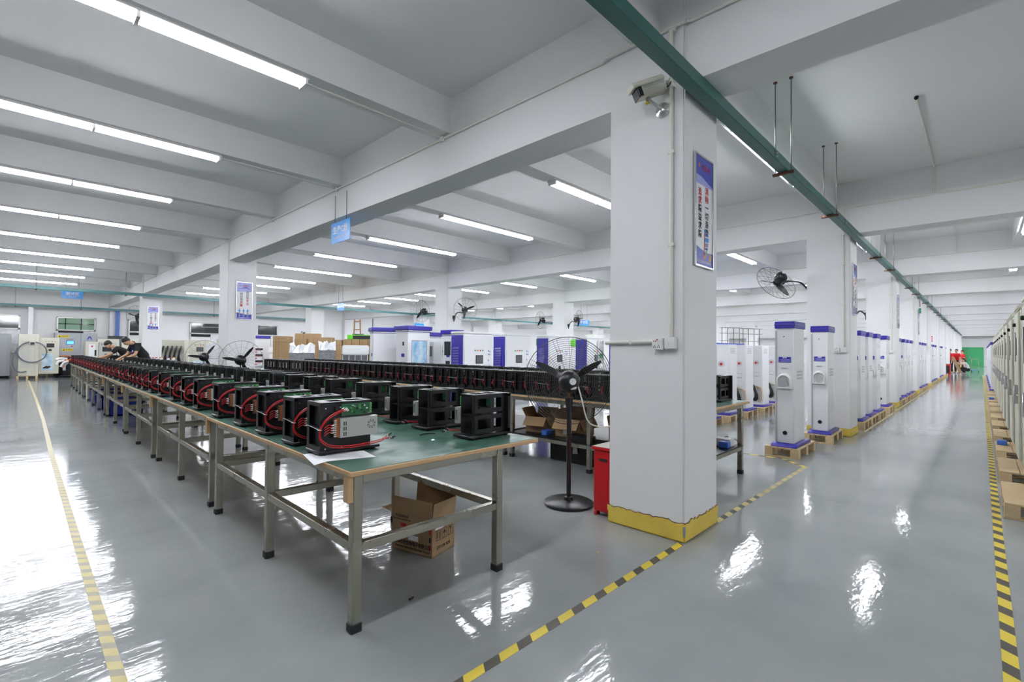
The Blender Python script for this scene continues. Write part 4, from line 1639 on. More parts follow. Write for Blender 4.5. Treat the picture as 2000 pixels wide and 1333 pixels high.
# lime green units behind
def lime_unit(x, y, label, loop=True):
    t = thing('lime_charger', label, 'charger', (x, y, 0))
    MB().box(0, .7, 0, .5, 0, 1.55, 'white').build('body', t, bevel=.006)
    MB().box(-.02, .72, -.02, .52, 1.55, 1.8, 'lime').build('cap', t, bevel=.02, seg=2)
    MB().box(.32, .66, -.012, -.001, .2, 1.52, 'lime').build('green_panel', t)
    MB().box(.42, .58, -.016, -.012, 1.2, 1.4, 'yellowlab').build('yellow_label', t)
    if loop:
        l = MB()
        P = [(.16 + .10 * cos(a), -.05, 1.0 + .22 * sin(a)) for a in [2 * pi * q / 20 for q in range(20)]]
        l.tube(P, .045, 'lime', 8, True)
        l.build('connector_holder', t)
        h = MB()
        h.tube([(.1, -.08, 1.05), (.04, -.16, .8), (.05, -.14, .4), (.12, -.07, .2)], .03, 'blackp', 8, sub=5)
        h.build('hose', t)
    return t


lime_unit(10.55, 10.2, 'lime green capped charger with green loop holder between second and third white cabinets')
lime_unit(12.5, 10.4, 'lime green capped charger showing behind the third white cabinet', False)
lime_unit(14.3, 10.3, 'lime green capped charger showing right of the fourth white cabinet', False)
tag(MB().box(0, .6, 0, .45, 0, 2.0, 'whitep').build('tall_white_box', loc=(15.1, 10.3, 0), bevel=.01), 'plain tall white cabinet behind the fourth white charger cabinet', 'cabinet')


# ================================================================== OUTDOOR CHARGERS WITH BLUE ROOF CAPS
def outdoor(loc, rotz, W, D, H, label, pic=False, vent=False):
    t = thing('outdoor_charger', label, 'charger cabinet', loc, rotz)
    MB().box(0, W, 0, D, 0, H - .16, 'white').build('body', t, bevel=.008)
    c = MB()
    c.box(-.05, W + .05, -.05, D + .05, H - .11, H, 'blue')
    c.box(-.02, W + .02, -.02, D + .02, H - .16, H - .11, 'white')
    c.build('roof_cap', t, bevel=.012, label='dark blue roof cap')
    l = MB()
    l.box(-.003, 0, D * .28, D * .28 + .13, 1.2, 1.29, 'blue')
    l.box(-.006, 0, D * .32, D * .32 + .06, 1.5, 1.6, 'blackp')
    l.box(-.01, 0, D * .26, D * .26 + .13, .9, 1.08, 'greyplate')
    l.build('label_plate', t)
    if pic:
        f = MB().box(W * .16, W * .86, -.008, 0, .45, H - .38, 'chrome').build('picture_frame', t)
        MB().box(W * .175, W * .845, -.01, -.007, .47, H - .4, 'picture').build('picture_panel', f, label='printed sky picture panel')
        b = MB()
        rr = random.Random(2)
        for q in range(14):
            b.blob((W * (.42 + .3 * rr.random()), -.011, .62 + .16 * rr.random()), .05, .002, .045, rr.choice(['lampgreen', 'doorgreen', 'ink', 'posterblue']), 8, 5)
        b.build('picture_print', f)
    if vent:
        v = MB()
        for q in range(9):
            v.box(W * .12, W * .7, -.003, 0, .35 + q * .045, .375 + q * .045, 'greyplate')
        v.build('vent_grille', t)
    return t


oc = outdoor((6.93, 11.95, 0), -.35, .85, .5, 2.0, 'white outdoor charger with blue roof cap and vent grille, paper taped on its left side', vent=True)
MB().flap([(-.008, .06, 1.4), (-.03, .26, 1.42), (-.008, .26, 1.8), (-.006, .05, 1.8)], .001, 'paper').build('taped_paper', oc)
outdoor((7.22, 10.72, 0), .08, .74, .50, 2.02, 'white outdoor charger with printed sky panel and blue roof cap', pic=True)
t = outdoor((8.3, 11.45, 0), .1, .6, .5, 1.9, 'white outdoor charger standing open behind the one with the sky panel')
i_ = MB()
i_.box(.02, .3, -.01, 0, .5, 1.62, 'greyplate')
i_.box(.03, .28, -.014, -.009, .95, 1.6, 'alu')
i_.box(.05, .12, -.03, -.013, 1.0, 1.55, 'whitep')
i_.box(.16, .24, -.03, -.013, 1.2, 1.5, 'screen')
i_.build('open_interior', t)
dd = MB()
dd.box(.38, .74, -.24, -.22, .5, 1.68, 'white')
dd.box(.42, .70, -.245, -.239, 1.18, 1.5, 'greyplate')
for x in (.48, .62):
    dd.cyl((x, -.27, 1.35), (x, -.24, 1.35), .05, 'blackp', n=12)
dd.prism([(-.5, .72), (-.24, .72), (-.24, .95), (-.45, .95)], 0, .4, .72, 'white')
dd.build('open_door', t, bevel=.004)
t = outdoor((8.2, 10.1, 0), .05, .32, .4, 1.93, 'narrow white charger with black window next to the first blue-door cabinet')
k_ = MB()
k_.box(-.012, 0, .08, .32, 1.25, 1.62, 'blackp')
k_.box(-.012, 0, .1, .26, .95, 1.1, 'blackp')
k_.build('black_window', t)

# ================================================================== CARTONS, WRAPPED BLOCKS, LADDER
def carton(name, x, y, rz, sx, sy, sz, z, label, lines=True):
    t = thing(name, label, 'carton', (x, y, z), rz)
    MB().box(0, sx, 0, sy, 0, sz, 'card').build('carton_body', t, bevel=.006)
    l = MB()
    for xx in (sx * .18, sx * .33):
        l.box(xx, xx + .012, -.0015, 0, 0, sz, 'carddark')
    l.box(0, sx, -.0015, 0, sz * .88, sz * .89, 'carddark')
    l.box(-.0015, 0, sy * .47, sy * .5, 0, sz, 'carddark')
    if lines:
        for q in range(3):
            l.box(sx * .5 + q * .09, sx * .5 + q * .09 + .06, -.002, 0, sz * .48, sz * .48 + .06, 'ink')
    l.build('print_and_straps', t)
    return t


carton('brown_carton', 6.30, 17.45, -.62, .52, .5, 1.82, 0, 'tall brown carton at the left of the carton group, straps down its front')
carton('brown_carton', 7.5, 18.6, -.5, .9, .5, 1.97, 0, 'brown carton standing behind the tall left one, slightly higher', False)
carton('brown_carton', 6.98, 17.35, -.6, .4, .3, 1.74, 0, 'brown carton between the tall left one and the long one', False)
carton('brown_carton', 7.36, 17.0, -.6, .78, .45, 1.80, 0, 'long brown carton behind the wrapped silver blocks')
carton('brown_carton', 8.02, 16.55, -.6, .28, .45, 1.72, 0, 'brown carton at the right of the long one', False)
for k in range(5):
    carton('brown_carton', 8.28 + k * .235, 16.32 - k * .16, -.6, .27, .4, 1.74, 0, 'brown carton, %s from the left beneath the lime green box' % nth(k + 1), False)
t = thing('green_unit', 'lime green box with black grille lying on the row of cartons', 'machine', (8.45, 16.38, 1.741), -.6)
MB().box(0, .85, 0, .3, 0, .17, 'lime').build('shell', t, bevel=.015, seg=2)
MB().box(.2, .82, -.006, 0, .02, .14, 'blackp').build('front_grille', t)
t = thing('wooden_ladder', 'worn wooden stepladder showing above the lime green box', 'ladder', (9.5, 17.6, 0), .2)
for y in (-.25, .25):
    MB().cyl((-.0, -.28, .0), (.0, -.16, 2.55), .028, 'ladder', n=6).build('rail', t) if y < 0 else MB().cyl((.0, .28, .0), (.0, .16, 2.55), .028, 'ladder', n=6).build('rail', t)
for q in range(8):
    z = .3 + q * .31
    w_ = .27 - q * .014
    MB().cyl((0, -w_, z), (0, w_, z), .02, 'ladder', n=6).build('rung', t)
tag(MB().cyl((0, 0, 0), (0, 0, 2.6), .02, 'cageg', n=8).build('steel_pole', loc=(10.0, 17.3, 0)), 'thin upright grey pole right of the stepladder', 'pole')


def wrapped(x, y, rz, sx, sy, z0, z1, label, seed, mt='foil', top=True):
    t = thing('wrapped_stack', label, 'wrapped stack', (x, y, 0), rz)
    b = MB()
    n_ = 8
    rr = random.Random(seed)
    b.box(0, sx, 0, sy, 0, z0 + (z1 - z0) * .55, mt)
    b.build('wrapped_blocks', t, bevel=.02, seg=2)
    c = MB()
    vs, fs = [], []
    for i in range(n_ + 1):
        for j in range(4):
            vs.append((sx * i / n_ + rr.uniform(-.02, .02), sy * j / 3 + rr.uniform(-.02, .02), z0 + (z1 - z0) * (.8 + .35 * rr.random()) if 0 < j < 3 else z0 + (z1 - z0) * .5))
    for i in range(n_):
        for j in range(3):
            a = i * 4 + j
            fs.append((a, a + 1, a + 5, a + 4))
    c.add(vs, fs, 'film')
    c.build('film_cover', t, smooth=False)
    return t


wrapped(6.05, 15.4, -.42, .72, .5, 1.0, 1.52, 'stack of silver blocks in clear film, left one behind the stickered modules', 1)
wrapped(6.85, 15.12, -.4, .5, .45, 1.1, 1.6, 'taller stack of dark blocks in clear film beside the white packs', 2)
t = thing('white_pack_row', 'row of white packs on dark blocks wrapped in film, right of the silver stacks', 'packs', (7.45, 14.75, 0), -.47)
MB().box(0, .82, 0, .5, 0, 1.2, 'screen').build('dark_blocks', t, bevel=.01)
g_ = MB()
for q in range(5):
    g_.box(.01 + q * .19, .025 + q * .19, -.004, 0, .9, 1.2, 'whitep')
g_.build('white_edges', t)
MB().box(-.01, .83, -.01, .51, 1.2, 1.52, 'paper').build('white_packs', t, bevel=.03, seg=2)
MB().box(.83, .93, -.02, .5, .85, 1.45, 'card').build('corner_board', t)
MB().box(-.1, -.012, -.02, .2, .85, 1.42, 'card').build('corner_board', t)
tag(MB().box(0, .5, 0, .4, 0, 1.9, 'cream').build('cream_unit', loc=(8.9, 20.5, 0), bevel=.01), 'pale grey-green unit behind the long carton', 'cabinet')
tag(MB().box(0, .9, 0, .4, 0, 1.85, 'white').build('white_unit', loc=(5.75, 18.75, 0), bevel=.01), 'white cabinet with blue top edge behind the second left column', 'cabinet')
MB().box(-.01, .91, -.02, .41, 1.75, 1.85, 'blue').build('blue_edge', bpy.data.objects['white_unit'])
for q in range(3):
    o = thing('tester_box', 'white tester with black lid, %s beside the stickered modules' % ('lowest of the stack', 'middle of the stack', 'topmost of the stack')[q], 'tester', (5.35, 17.2, .8 + q * .2), -.3)
    MB().box(0, .5, 0, .4, 0, .14, 'white').build('case', o, bevel=.01)
    MB().box(-.02, .52, -.02, .42, .14, .198, 'blackp').build('lid', o, bevel=.01)
    r_ = MB()
    r_.box(-.015, .5, -.022, -.019, .135, .145, 'lampred')
    for xx in (.12, .3):
        r_.box(xx, xx + .05, -.003, 0, .05, .08, 'lampred')
    r_.build('red_marks', o)
tag(MB().box(0, .62, 0, .5, 0, .8, 'grey').build('tester_trolley', loc=(5.32, 17.1, 0)), 'grey trolley carrying the stack of white testers', 'trolley')

# ================================================================== TEST AREA AT THE FAR LEFT
t = thing('rack_cabinet', 'silver grilled rack cabinet on castors at the far left edge', 'cabinet', (-1.05, 30.6, 0))
MB().box(0, 1.15, 0, .8, .1, 1.95, 'grey').build('body', t, bevel=.01)
g = MB()
for q in range(40):
    g.box(.55, 1.02, -.004, 0, .2 + q * .042, .22 + q * .042, 'greyplate')
g.build('front_grille', t)
for x in (.1, 1.05):
    for y in (.1, .7):
        MB().cyl((x - .03, y, .05), (x + .03, y, .05), .05, 'rubber', n=12).build('castor', t)

tp = dup(big, (.60, 29.6, 0), 0, 'wooden pallet under the cream cabinet with the grey hose', 'pallets in the test area')
tp.scale = (.66, .6, 1)
t = thing('hose_cabinet', 'cream cabinet with a looped grey hose hung on its front, on a pallet', 'cabinet', (.32, 29.4, PH))
MB().box(0, .62, 0, .55, 0, 1.78, 'cream').build('body', t, bevel=.008)
v = MB()
for q in range(26):
    v.box(.06, .36, -.004, 0, .35 + q * .045, .366 + q * .045, 'greyplate')
v.box(.5, .505, -.003, 0, .1, 1.7, 'greyink')
v.build('vent_grille', t)
h = MB()
P = [(.42 + .45 * sin(a), -.05 - .01 * cos(a), 1.02 + .44 * cos(a)) for a in [radians(q) for q in range(12, 352, 14)]]
h.tube(P, .025, 'cablegrey', 8)
h.tube([(-.02, -.06, 1.2), (-.14, -.06, .85), (-.16, -.06, .55), (-.08, -.06, .28), (.08, -.06, .16), (.26, -.03, .2)], .025, 'cablegrey', 8, sub=4)
h.box(.36, .48, -.05, 0, 1.34, 1.44, 'blackp')
h.build('grey_hose', t, label='thick grey hose in a loop')

tp = dup(big, (.95, 30.75, 0), 0, 'wooden pallet under the open cream cabinet', 'pallets in the test area')
tp.scale = (.7, .6, 1)
t = thing('open_cabinet', 'cream cabinet with open door carrying a landscape print', 'cabinet', (.55, 30.5, PH))
MB().box(0, .45, 0, .5, 0, 1.75, 'cream').build('body', t, bevel=.008)
MB().box(.04, .4, -.012, -.002, .4, 1.7, 'dark').build('dark_interior', t)
d = MB().box(.40, 1.06, -.62, -.58, .05, 1.66, 'cream').build('open_door', t, bevel=.006)
q_ = MB()
q_.box(.65, .9, -.632, -.62, 1.22, 1.4, 'blackp')
q_.box(.72, .82, -.632, -.62, 1.06, 1.15, 'blackp')
for k, c in enumerate(('lampgreen', 'lampamber', 'lampred', 'lampgreen')):
    q_.cyl((.63 + k * .1, -.63, 1.48), (.63 + k * .1, -.62, 1.48), .018, c, n=8)
q_.build('display', d)
MB().box(.5, .88, -.626, -.62, .2, .93, 'picture').build('picture_panel', d)
b = MB()
for k in range(6):
    b.blob((.6 + k * .03, -.628, .32 + .02 * (k % 3)), .05, .002, .04, 'ink', 8, 5)
b.build('picture_print', d)

t = thing('test_cabinet', 'big grey double-door test cabinet with lit blue screen and yellow labels', 'cabinet', (1.5, 30.85, 0))
MB().box(0, 1.5, 0, .6, .05, 2.05, 'grey').build('body', t, bevel=.008)
for x0, x1 in ((.04, .9), (.92, 1.47)):
    d = MB().box(x0, x1, -.02, -.001, .1, 2.0, 'grey').build('door', t, bevel=.004)
    MB().box(x1 - .1 if x0 < .5 else x0 + .04, x1 - .06 if x0 < .5 else x0 + .08, -.045, -.02, .75, .95, 'chrome').build('handle', d)
s = MB()
s.box(.40, .68, -.028, -.02, 1.5, 1.68, 'bluebin')
s.box(.42, .66, -.030, -.027, 1.52, 1.66, 'lit')
s.build('screen', t, label='lit blue screen')
l = MB()
for x0, z0 in ((.1, 1.83), (.25, 1.2)):
    l.box(x0, x0 + .4, -.023, -.02, z0, z0 + .1, 'yellowlab')
    l.add([(x0 + .03, -.0235, z0 + .02), (x0 + .11, -.0235, z0 + .02), (x0 + .07, -.0235, z0 + .085)], [(0, 1, 2)], 'ink')
    lettering(l, '高压危险', .06, (x0 + .25, -.0235, z0 + .05), (1, 0, 0), (0, 0, 1), 'ink')
l.build('warning_label', t, label='yellow warning label')
l = MB()
for k, c in enumerate(('lampamber', 'blackp', 'blackp', 'blackp')):
    l.cyl((.42 + k * .07, -.03, 1.75), (.42 + k * .07, -.02, 1.75), .02, c, n=8)
l.cyl((.6, -.03, 1.42), (.6, -.02, 1.42), .03, 'lampred', n=8)
l.add([(1.12, -.024, 1.75), (1.19, -.024, 1.9), (1.26, -.024, 1.9), (1.33, -.024, 1.75), (1.27, -.024, 1.75), (1.225, -.024, 1.86), (1.18, -.024, 1.75)], [(0, 1, 2, 3, 4, 5, 6)], 'posterblue')
l.build('emblem_and_lamps', t)
t = thing('cable_barrel', 'black barrel with coiled cables at its foot and orange cable on top', 'barrel', (1.86, 30.3, 0))
MB().lathe((0, 0, 0), (0, 0, 1), [(.27, 0), (.29, .04), (.29, .85), (.3, .9), (.26, .92)], 'blackp', 24).build('drum', t)
c = MB()
for q in range(5):
    c.ring((-.0, -.0, .03 + .012 * q), (0, 0, 1), .34 + .02 * q, .02, 'blackp', 24, 6)
c.build('coiled_cable', t)
MB().tube([(-.2, -.1, .94), (0, .05, .97), (.15, -.1, .94)], .03, 'orangec', 6, sub=4).build('orange_cable', t)
for k, (x, y, w_, h_, lab) in enumerate(((2.28, 27.2, .42, 1.62, 'pale cream cabinet at the far end of the long bench, left of the first worker'),
                                         (2.95, 30.1, .8, 1.78, 'cream cabinet with small red lamp behind the workers'),
                                         (3.85, 30.1, .75, 1.78, 'cream cabinet behind the workers, next to the third left column'))):
    t = thing('cream_tester', lab, 'cabinet', (x, y, 0))
    MB().box(0, w_, 0, .5, 0, h_, 'cream').build('body', t, bevel=.008)
    q_ = MB()
    q_.box(.1, w_ - .1, -.004, 0, .3, h_ - .1, 'white' if k == 0 else 'cream')
    q_.cyl((w_ * .5, -.03, h_ - .2), (w_ * .5, 0, h_ - .2), .035, 'lampred', n=8)
    q_.box(w_ * .7, w_ * .85, -.008, 0, h_ - .6, h_ - .35, 'blackp')
    q_.build('front_panel', t)
t = thing('grey_tester_door', 'grey door panel with black screen and dangling leads left of the first worker', 'cabinet', (2.72, 27.3, 0))
MB().box(0, .62, 0, .4, 0, 1.6, 'alu').build('body', t, bevel=.006)
q_ = MB()
q_.box(.12, .42, -.012, 0, 1.2, 1.4, 'blackp')
q_.box(.2, .34, -.012, 0, .98, 1.1, 'blackp')
for k in range(4):
    q_.cyl((.1 + k * .1, -.012, 1.5), (.1 + k * .1, 0, 1.5), .02, 'blackp', n=8)
q_.build('display', t)
MB().tube([(.4, -.02, 1.3), (.58, -.08, 1.2), (.6, -.08, .9), (.5, -.06, .7)], .014, 'blackp', 6, sub=4).build('leads', t)
t = thing('wall_box', 'open dark wall box above the cream cabinets behind the workers', 'box', (3.4, 30.6, 1.80))
MB().box(0, .7, 0, .3, 0, .14, 'blackp').build('box_shell', t)
t = thing('hose_rack', 'row of cream posts hung with bundles of black hoses, right of the third left column', 'rack', (4.5, 25.2, 0), -.6)
MB().box(0, .9, .1, .5, 0, 1.72, 'cream').build('post_bodies', t, bevel=.01)
for k in range(5):
    b = MB()
    x = .1 + k * .17
    for q in range(4):
        b.tube([(x, .09, 1.45), (x + .05 - .02 * q, -.08, 1.3 - .04 * q), (x - .06 + .02 * q, -.06, .9), (x + .02 * q, .0, .6 + .03 * q)], .03, 'blackp', 6, sub=4)
    b.build('hose_bundle', t)
for k, (x, y, lab) in enumerate(((5.3, 24.0, 'cream cabinet with grey screen and blue print right of the black hose bundles'),
                                 (5.35, 20.3, 'cream cabinet with screen half hidden behind the second left column and fan'))):
    t = thing('screen_cabinet', lab, 'cabinet', (x, y, 0), -.55)
    MB().box(0, .75, 0, .5, 0, 1.72, 'cream').build('body', t, bevel=.01)
    q_ = MB()
    q_.box(.28, .54, -.012, 0, 1.24, 1.42, 'blackp')
    q_.box(.30, .52, -.014, -.011, 1.26, 1.40, 'screen')
    q_.box(.37, .46, -.012, 0, 1.02, 1.12, 'blackp')
    for j, c in enumerate(('lampgreen', 'lampamber', 'lampred', 'lampgreen')):
        q_.cyl((.24 + j * .1, -.012, 1.52), (.24 + j * .1, 0, 1.52), .02, c, n=8)
    q_.build('display', t)
    MB().box(.1, .65, -.006, 0, .3, .85, 'picture').build('picture_panel', t)
t = thing('white_tester', 'white instrument trolley with thin metal stand, behind the left fan cage', 'tester', (4.75, 19.2, 0), -.6)
MB().box(0, .6, 0, .5, 0, 1.55, 'white').build('body', t, bevel=.01)
q_ = MB()
q_.box(0, .6, -.004, 0, 1.02, 1.035, 'greyink')
q_.box(.1, .25, -.008, 0, .7, .85, 'card')
q_.build('front_lines', t)
q_ = MB()
q_.cyl((.35, .25, 1.55), (.35, .25, 2.25), .015, 'alu', n=8)
q_.cyl((-.25, .25, 2.12), (.35, .25, 2.12), .012, 'alu', n=8)
q_.build('metal_stand', t)

# orange cables with white connectors lying over the far bench end
t = thing('connector_cable', 'orange cables with white connector handles hanging over the far bench end', 'cables', (1.60, 23.28, .806))
c = MB()
for k in range(6):
    c.tube([(.25, .05 - .03 * k, .05 + .02 * k), (.05, .03 - .03 * k, .12 + .015 * k), (-.12 - .02 * k, .0, .10 - .02 * k), (-.24, -.02 * k, .02 - .03 * k)], .028, 'orangec', 7, sub=4)
c.build('orange_cable', t)
for k, (o, e, q) in enumerate(((Vector((-.12, .05, .16)), Vector((-.32, .05, .17)), Vector((-.42, .03, .12))), (Vector((-.2, -.02, .1)), Vector((-.36, -.05, .06)), Vector((-.41, -.08, -.06))),
                               (Vector((-.1, -.06, .07)), Vector((-.22, -.1, .02)), Vector((-.3, -.12, -.12))), (Vector((-.12, .0, .03)), Vector((-.2, -.04, -.08)), Vector((-.2, -.06, -.24))))):
    h = MB()
    h.tube([o, e, q], .04, 'whitep', 8, sub=4)
    h.build('connector_handle', t)
# blue crates under the far benches
for k, (x, y) in enumerate(((1.75, 14.2), (1.75, 14.75), (1.72, 12.9), (1.78, 16.2), (1.82, 16.9))):
    t = thing('blue_crate', 'blue plastic crate under the long bench, %s from the front' % nth((2, 3, 1, 4, 5)[k]), 'crate', (x, y, .0))
    c = MB()
    for (a, b_, d_, e, z0, z1) in ((-.28, .28, -.2, .2, 0, .02), (-.28, .28, -.2, -.18, 0, .3), (-.28, .28, .18, .2, 0, .3), (-.28, -.26, -.2, .2, 0, .3), (.26, .28, -.2, .2, 0, .3),
                                   (-.3, .3, -.22, -.18, .27, .3), (-.3, .3, .18, .22, .27, .3), (-.3, -.26, -.22, .22, .27, .3), (.26, .3, -.22, .22, .27, .3)):
        c.box(a, b_, d_, e, z0, z1, 'bluebin')
    c.build('crate_body', t)
t = thing('bottle_tray', 'tray of coloured little bottles at the foot of the third left column', 'tray', (3.75, 20.9, .0))
MB().box(-.35, .45, -.2, .2, 0, .95, 'grey').build('stand', t)
c = MB()
rr = random.Random(9)
for k in range(22):
    x, y = rr.uniform(-.32, .42), rr.uniform(-.17, .17)
    c.cyl((x, y, .95), (x, y, 1.02), .025, 'whitep', n=6)
    c.cyl((x, y, 1.02), (x, y, 1.05), .018, rr.choice(['lampred', 'tapey', 'orangec', 'bluebin']), n=6)
c.build('small_bottles', t)
bpy.data.objects['small_bottles']['kind'] = 'stuff'
t = thing('water_bottle', 'pale blue plastic water drum beside the third left column', 'water drum', (3.1, 21.75, 0))
MB().box(-.15, .15, -.15, .15, 0, .9, 'grey').build('stand', t)
MB().lathe((0, 0, .9), (0, 0, 1), [(.13, 0), (.14, .03), (.14, .25), (.12, .34), (.04, .42), (.03, .46)], 'film', 16).build('drum', t)


# ================================================================== PEOPLE
def skin_body(nodes, edges, root='pelvis', sub=2):
    names = list(nodes)
    me = bpy.data.meshes.new('body')
    me.from_pydata([nodes[n_][0] for n_ in names], [(names.index(a), names.index(b_)) for a, b_ in edges], [])
    o = bpy.data.objects.new('body', me)
    COL.objects.link(o)
    o.modifiers.new('skin', 'SKIN').use_smooth_shade = True
    for i, n_ in enumerate(names):
        r = nodes[n_][1]
        sv = me.skin_vertices[0].data[i]
        sv.radius = (r, r) if not isinstance(r, tuple) else r
        sv.use_root = (n_ == root)
    s_ = o.modifiers.new('sub', 'SUBSURF')
    s_.levels = s_.render_levels = sub
    dg = bpy.context.evaluated_depsgraph_get()
    out = bpy.data.meshes.new_from_object(o.evaluated_get(dg))
    bpy.data.objects.remove(o)
    return out


def link_mesh(name, me, mt, parent, label=None):
    me.materials.clear()
    me.materials.append(M[mt])
    me.shade_smooth()
    o = bpy.data.objects.new(name, me)
    COL.objects.link(o)
    o.parent = parent
    if label:
        o['label'] = label
    return o


def person(label, loc, rotz, pose, shirt, trous='trousers', shoe='shoe', scale=1.0, lanyard=False, sleeves=True):
    """faces local +x; pose = dict(lean, hip, knee positions, arms)"""
    t = thing('person', label, 'person', loc, rotz)
    t.scale = (scale, scale, scale)
    V = Vector
    hip = V(pose.get('hip', (0, 0, .93)))
    ln = radians(pose.get('lean', 3))
    Rl = Matrix.Rotation(ln, 3, 'Y')
    up = lambda x, y, z: tuple(hip + Rl @ V((x, y, z)))
    hd = radians(pose.get('nod', 0))
    Rh = Matrix.Rotation(ln + hd, 3, 'Y')
    nb = hip + Rl @ V((.0, 0, .53))
    hp = lambda x, y, z: tuple(nb + Rh @ V((x, y, z)))
    N = {'pelvis': (tuple(hip), .085), 'spine': (up(0, 0, .18), .085), 'chest': (up(.01, 0, .36), .095), 'neckb': (up(0, 0, .50), .058),
         'neck': (hp(.0, 0, .04), .052), 'h1': (hp(.012, 0, .10), .062), 'h2': (hp(.024, 0, .15), .088), 'h3': (hp(.012, 0, .225), .082), 'h4': (hp(.0, 0, .265), .05),
         'nose': (hp(.115, 0, .145), .012), 'chin': (hp(.07, 0, .085), .03)}
    E = [('pelvis', 'spine'), ('spine', 'chest'), ('chest', 'neckb'), ('neckb', 'neck'), ('neck', 'h1'), ('h1', 'h2'), ('h2', 'h3'), ('h3', 'h4'), ('h2', 'nose'), ('h1', 'chin')]
    arms = pose.get('arms', {})
    legs = pose.get('legs', {})
    for s_, n_ in ((1, 'l'), (-1, 'r')):
        sh = V(up(.0, .175 * s_, .46))
        N['sh' + n_] = (tuple(sh), .05)
        el, wr = arms.get(n_, ((.03, .06, -.30), (.10, .05, -.53)))
        el = sh + V((el[0], el[1] * s_, el[2]))
        wr = sh + V((wr[0], wr[1] * s_, wr[2]))
        N['el' + n_] = (tuple(el), .043)
        N['wr' + n_] = (tuple(wr), .028)
        d_ = (wr - el).normalized()
        hnd = wr + d_ * .075
        N['pm' + n_] = (tuple(hnd), .03)
        E += [('chest', 'sh' + n_), ('sh' + n_, 'el' + n_), ('el' + n_, 'wr' + n_), ('wr' + n_, 'pm' + n_)]
        sd = d_.cross(V((0, 0, 1)))
        sd = sd.normalized() if sd.length > .1 else V((0, 1, 0))
        dn = d_.cross(sd).normalized()
        if dn.z > 0:
            dn = -dn
        for q, (off, lnf) in enumerate(((-.027, .06), (-.009, .072), (.009, .068), (.027, .052))):
            a = hnd + sd * off + d_ * .025
            b_ = a + d_ * lnf * .55 + dn * .008
            c_ = b_ + d_ * lnf * .3 + dn * .022
            for w_, p_, pr in (('a', a, 'pm' + n_), ('b', b_, None), ('c', c_, None)):
                N['f%d%s%s' % (q, w_, n_)] = (tuple(p_), .0085)
            E += [('pm' + n_, 'f%da%s' % (q, n_)), ('f%da%s' % (q, n_), 'f%db%s' % (q, n_)), ('f%db%s' % (q, n_), 'f%dc%s' % (q, n_))]
        a = wr + d_ * .03 + sd * .03 * s_ + dn * .01
        N['t' + n_] = (tuple(a), .010)
        N['tt' + n_] = (tuple(a + d_ * .04 + sd * .02 * s_ + dn * .012), .0085)
        E += [('wr' + n_, 't' + n_), ('t' + n_, 'tt' + n_)]
        hj = hip + V((0, .09 * s_, -.05))
        kn, an, to = legs.get(n_, ((.03, .10, .48), (.0, .10, .085), (.15, .12, .04)))
        N['hp' + n_] = (tuple(hj), .07)
        N['kn' + n_] = ((kn[0], kn[1] * s_, kn[2]), .05)
        N['an' + n_] = ((an[0], an[1] * s_, an[2]), .04)
        N['to' + n_] = ((to[0], to[1] * s_, to[2]), .034)
        E += [('pelvis', 'hp' + n_), ('hp' + n_, 'kn' + n_), ('kn' + n_, 'an' + n_), ('an' + n_, 'to' + n_)]
    body = skin_body(N, E)
    eb = MB()
    link_mesh('body', body, 'skin', t)
    # eyes, brows and mouth as thin marks belonging to the face; ears
    fc = MB()
    Mh = Matrix.Translation(nb) @ Rh.to_4x4()
    fm = MB(Mh)
    for s_ in (1, -1):
        fm.blob((.098, .032 * s_, .165), .008, .013, .006, 'paper', 8, 6)
        fm.blob((.104, .032 * s_, .165), .004, .006, .006, 'hair', 8, 6)
        fm.box(.09, .105, .018 * s_ - .0 if s_ > 0 else -.046, .046 if s_ > 0 else -.018, .183, .19, 'hair')
        fm.blob((.0, .083 * s_, .155), .02, .012, .03, 'skin', 8, 6)
    fm.box(.085, .1, -.022, .022, .103, .109, 'shirtm')
    fm.build('face_features', t)
    hm = MB(Mh)
    hm.blob((-.018, 0, .222), .100, .088, .078, 'hair', 16, 10)
    hm.blob((-.036, 0, .182), .07, .083, .078, 'hair', 14, 8)
    hm.build('hair', t)
    # shirt
    g = .016
    C = {'chest': (N['chest'][0], .146)}
    C['pelvis'] = (up(0, 0, -.04), .15)
    C['spine'] = (N['spine'][0], .142)
    C['neckb'] = (up(0, 0, .485), .072)
    CE = [('pelvis', 'spine'), ('spine', 'chest'), ('chest', 'neckb')]
    for n_ in ('l', 'r'):
        a, b_ = V(N['sh' + n_][0]), V(N['el' + n_][0])
        C['sh' + n_] = (tuple(a), .078)
        C['sl' + n_] = (tuple(a.lerp(b_, .72)), .064)
        CE += [('chest', 'sh' + n_), ('sh' + n_, 'sl' + n_)]
    link_mesh('shirt', skin_body(C, CE, 'pelvis', 2), shirt, t)
    L = {'pelvis': (tuple(hip + V((0, 0, -.0))), .13)}
    L['waist'] = (up(0, 0, .1), .125)
    LE = [('pelvis', 'waist')]
    for n_ in ('l', 'r'):
        for k, r in (('hp', .106), ('kn', .075), ('an', .058)):
            L[k + n_] = (N[k + n_][0], r)
        LE += [('pelvis', 'hp' + n_), ('hp' + n_, 'kn' + n_), ('kn' + n_, 'an' + n_)]
    link_mesh('trousers', skin_body(L, LE, 'pelvis', 2), trous, t)
    for n_ in ('l', 'r'):
        a, b_ = V(N['an' + n_][0]), V(N['to' + n_][0])
        s_ = MB()
        d_ = (b_ - a)
        s_.blob((a.x + d_.x * .45, a.y + d_.y * .45, .045), .145, .052, .045, shoe, 12, 8)
        s_.build('shoe', t)
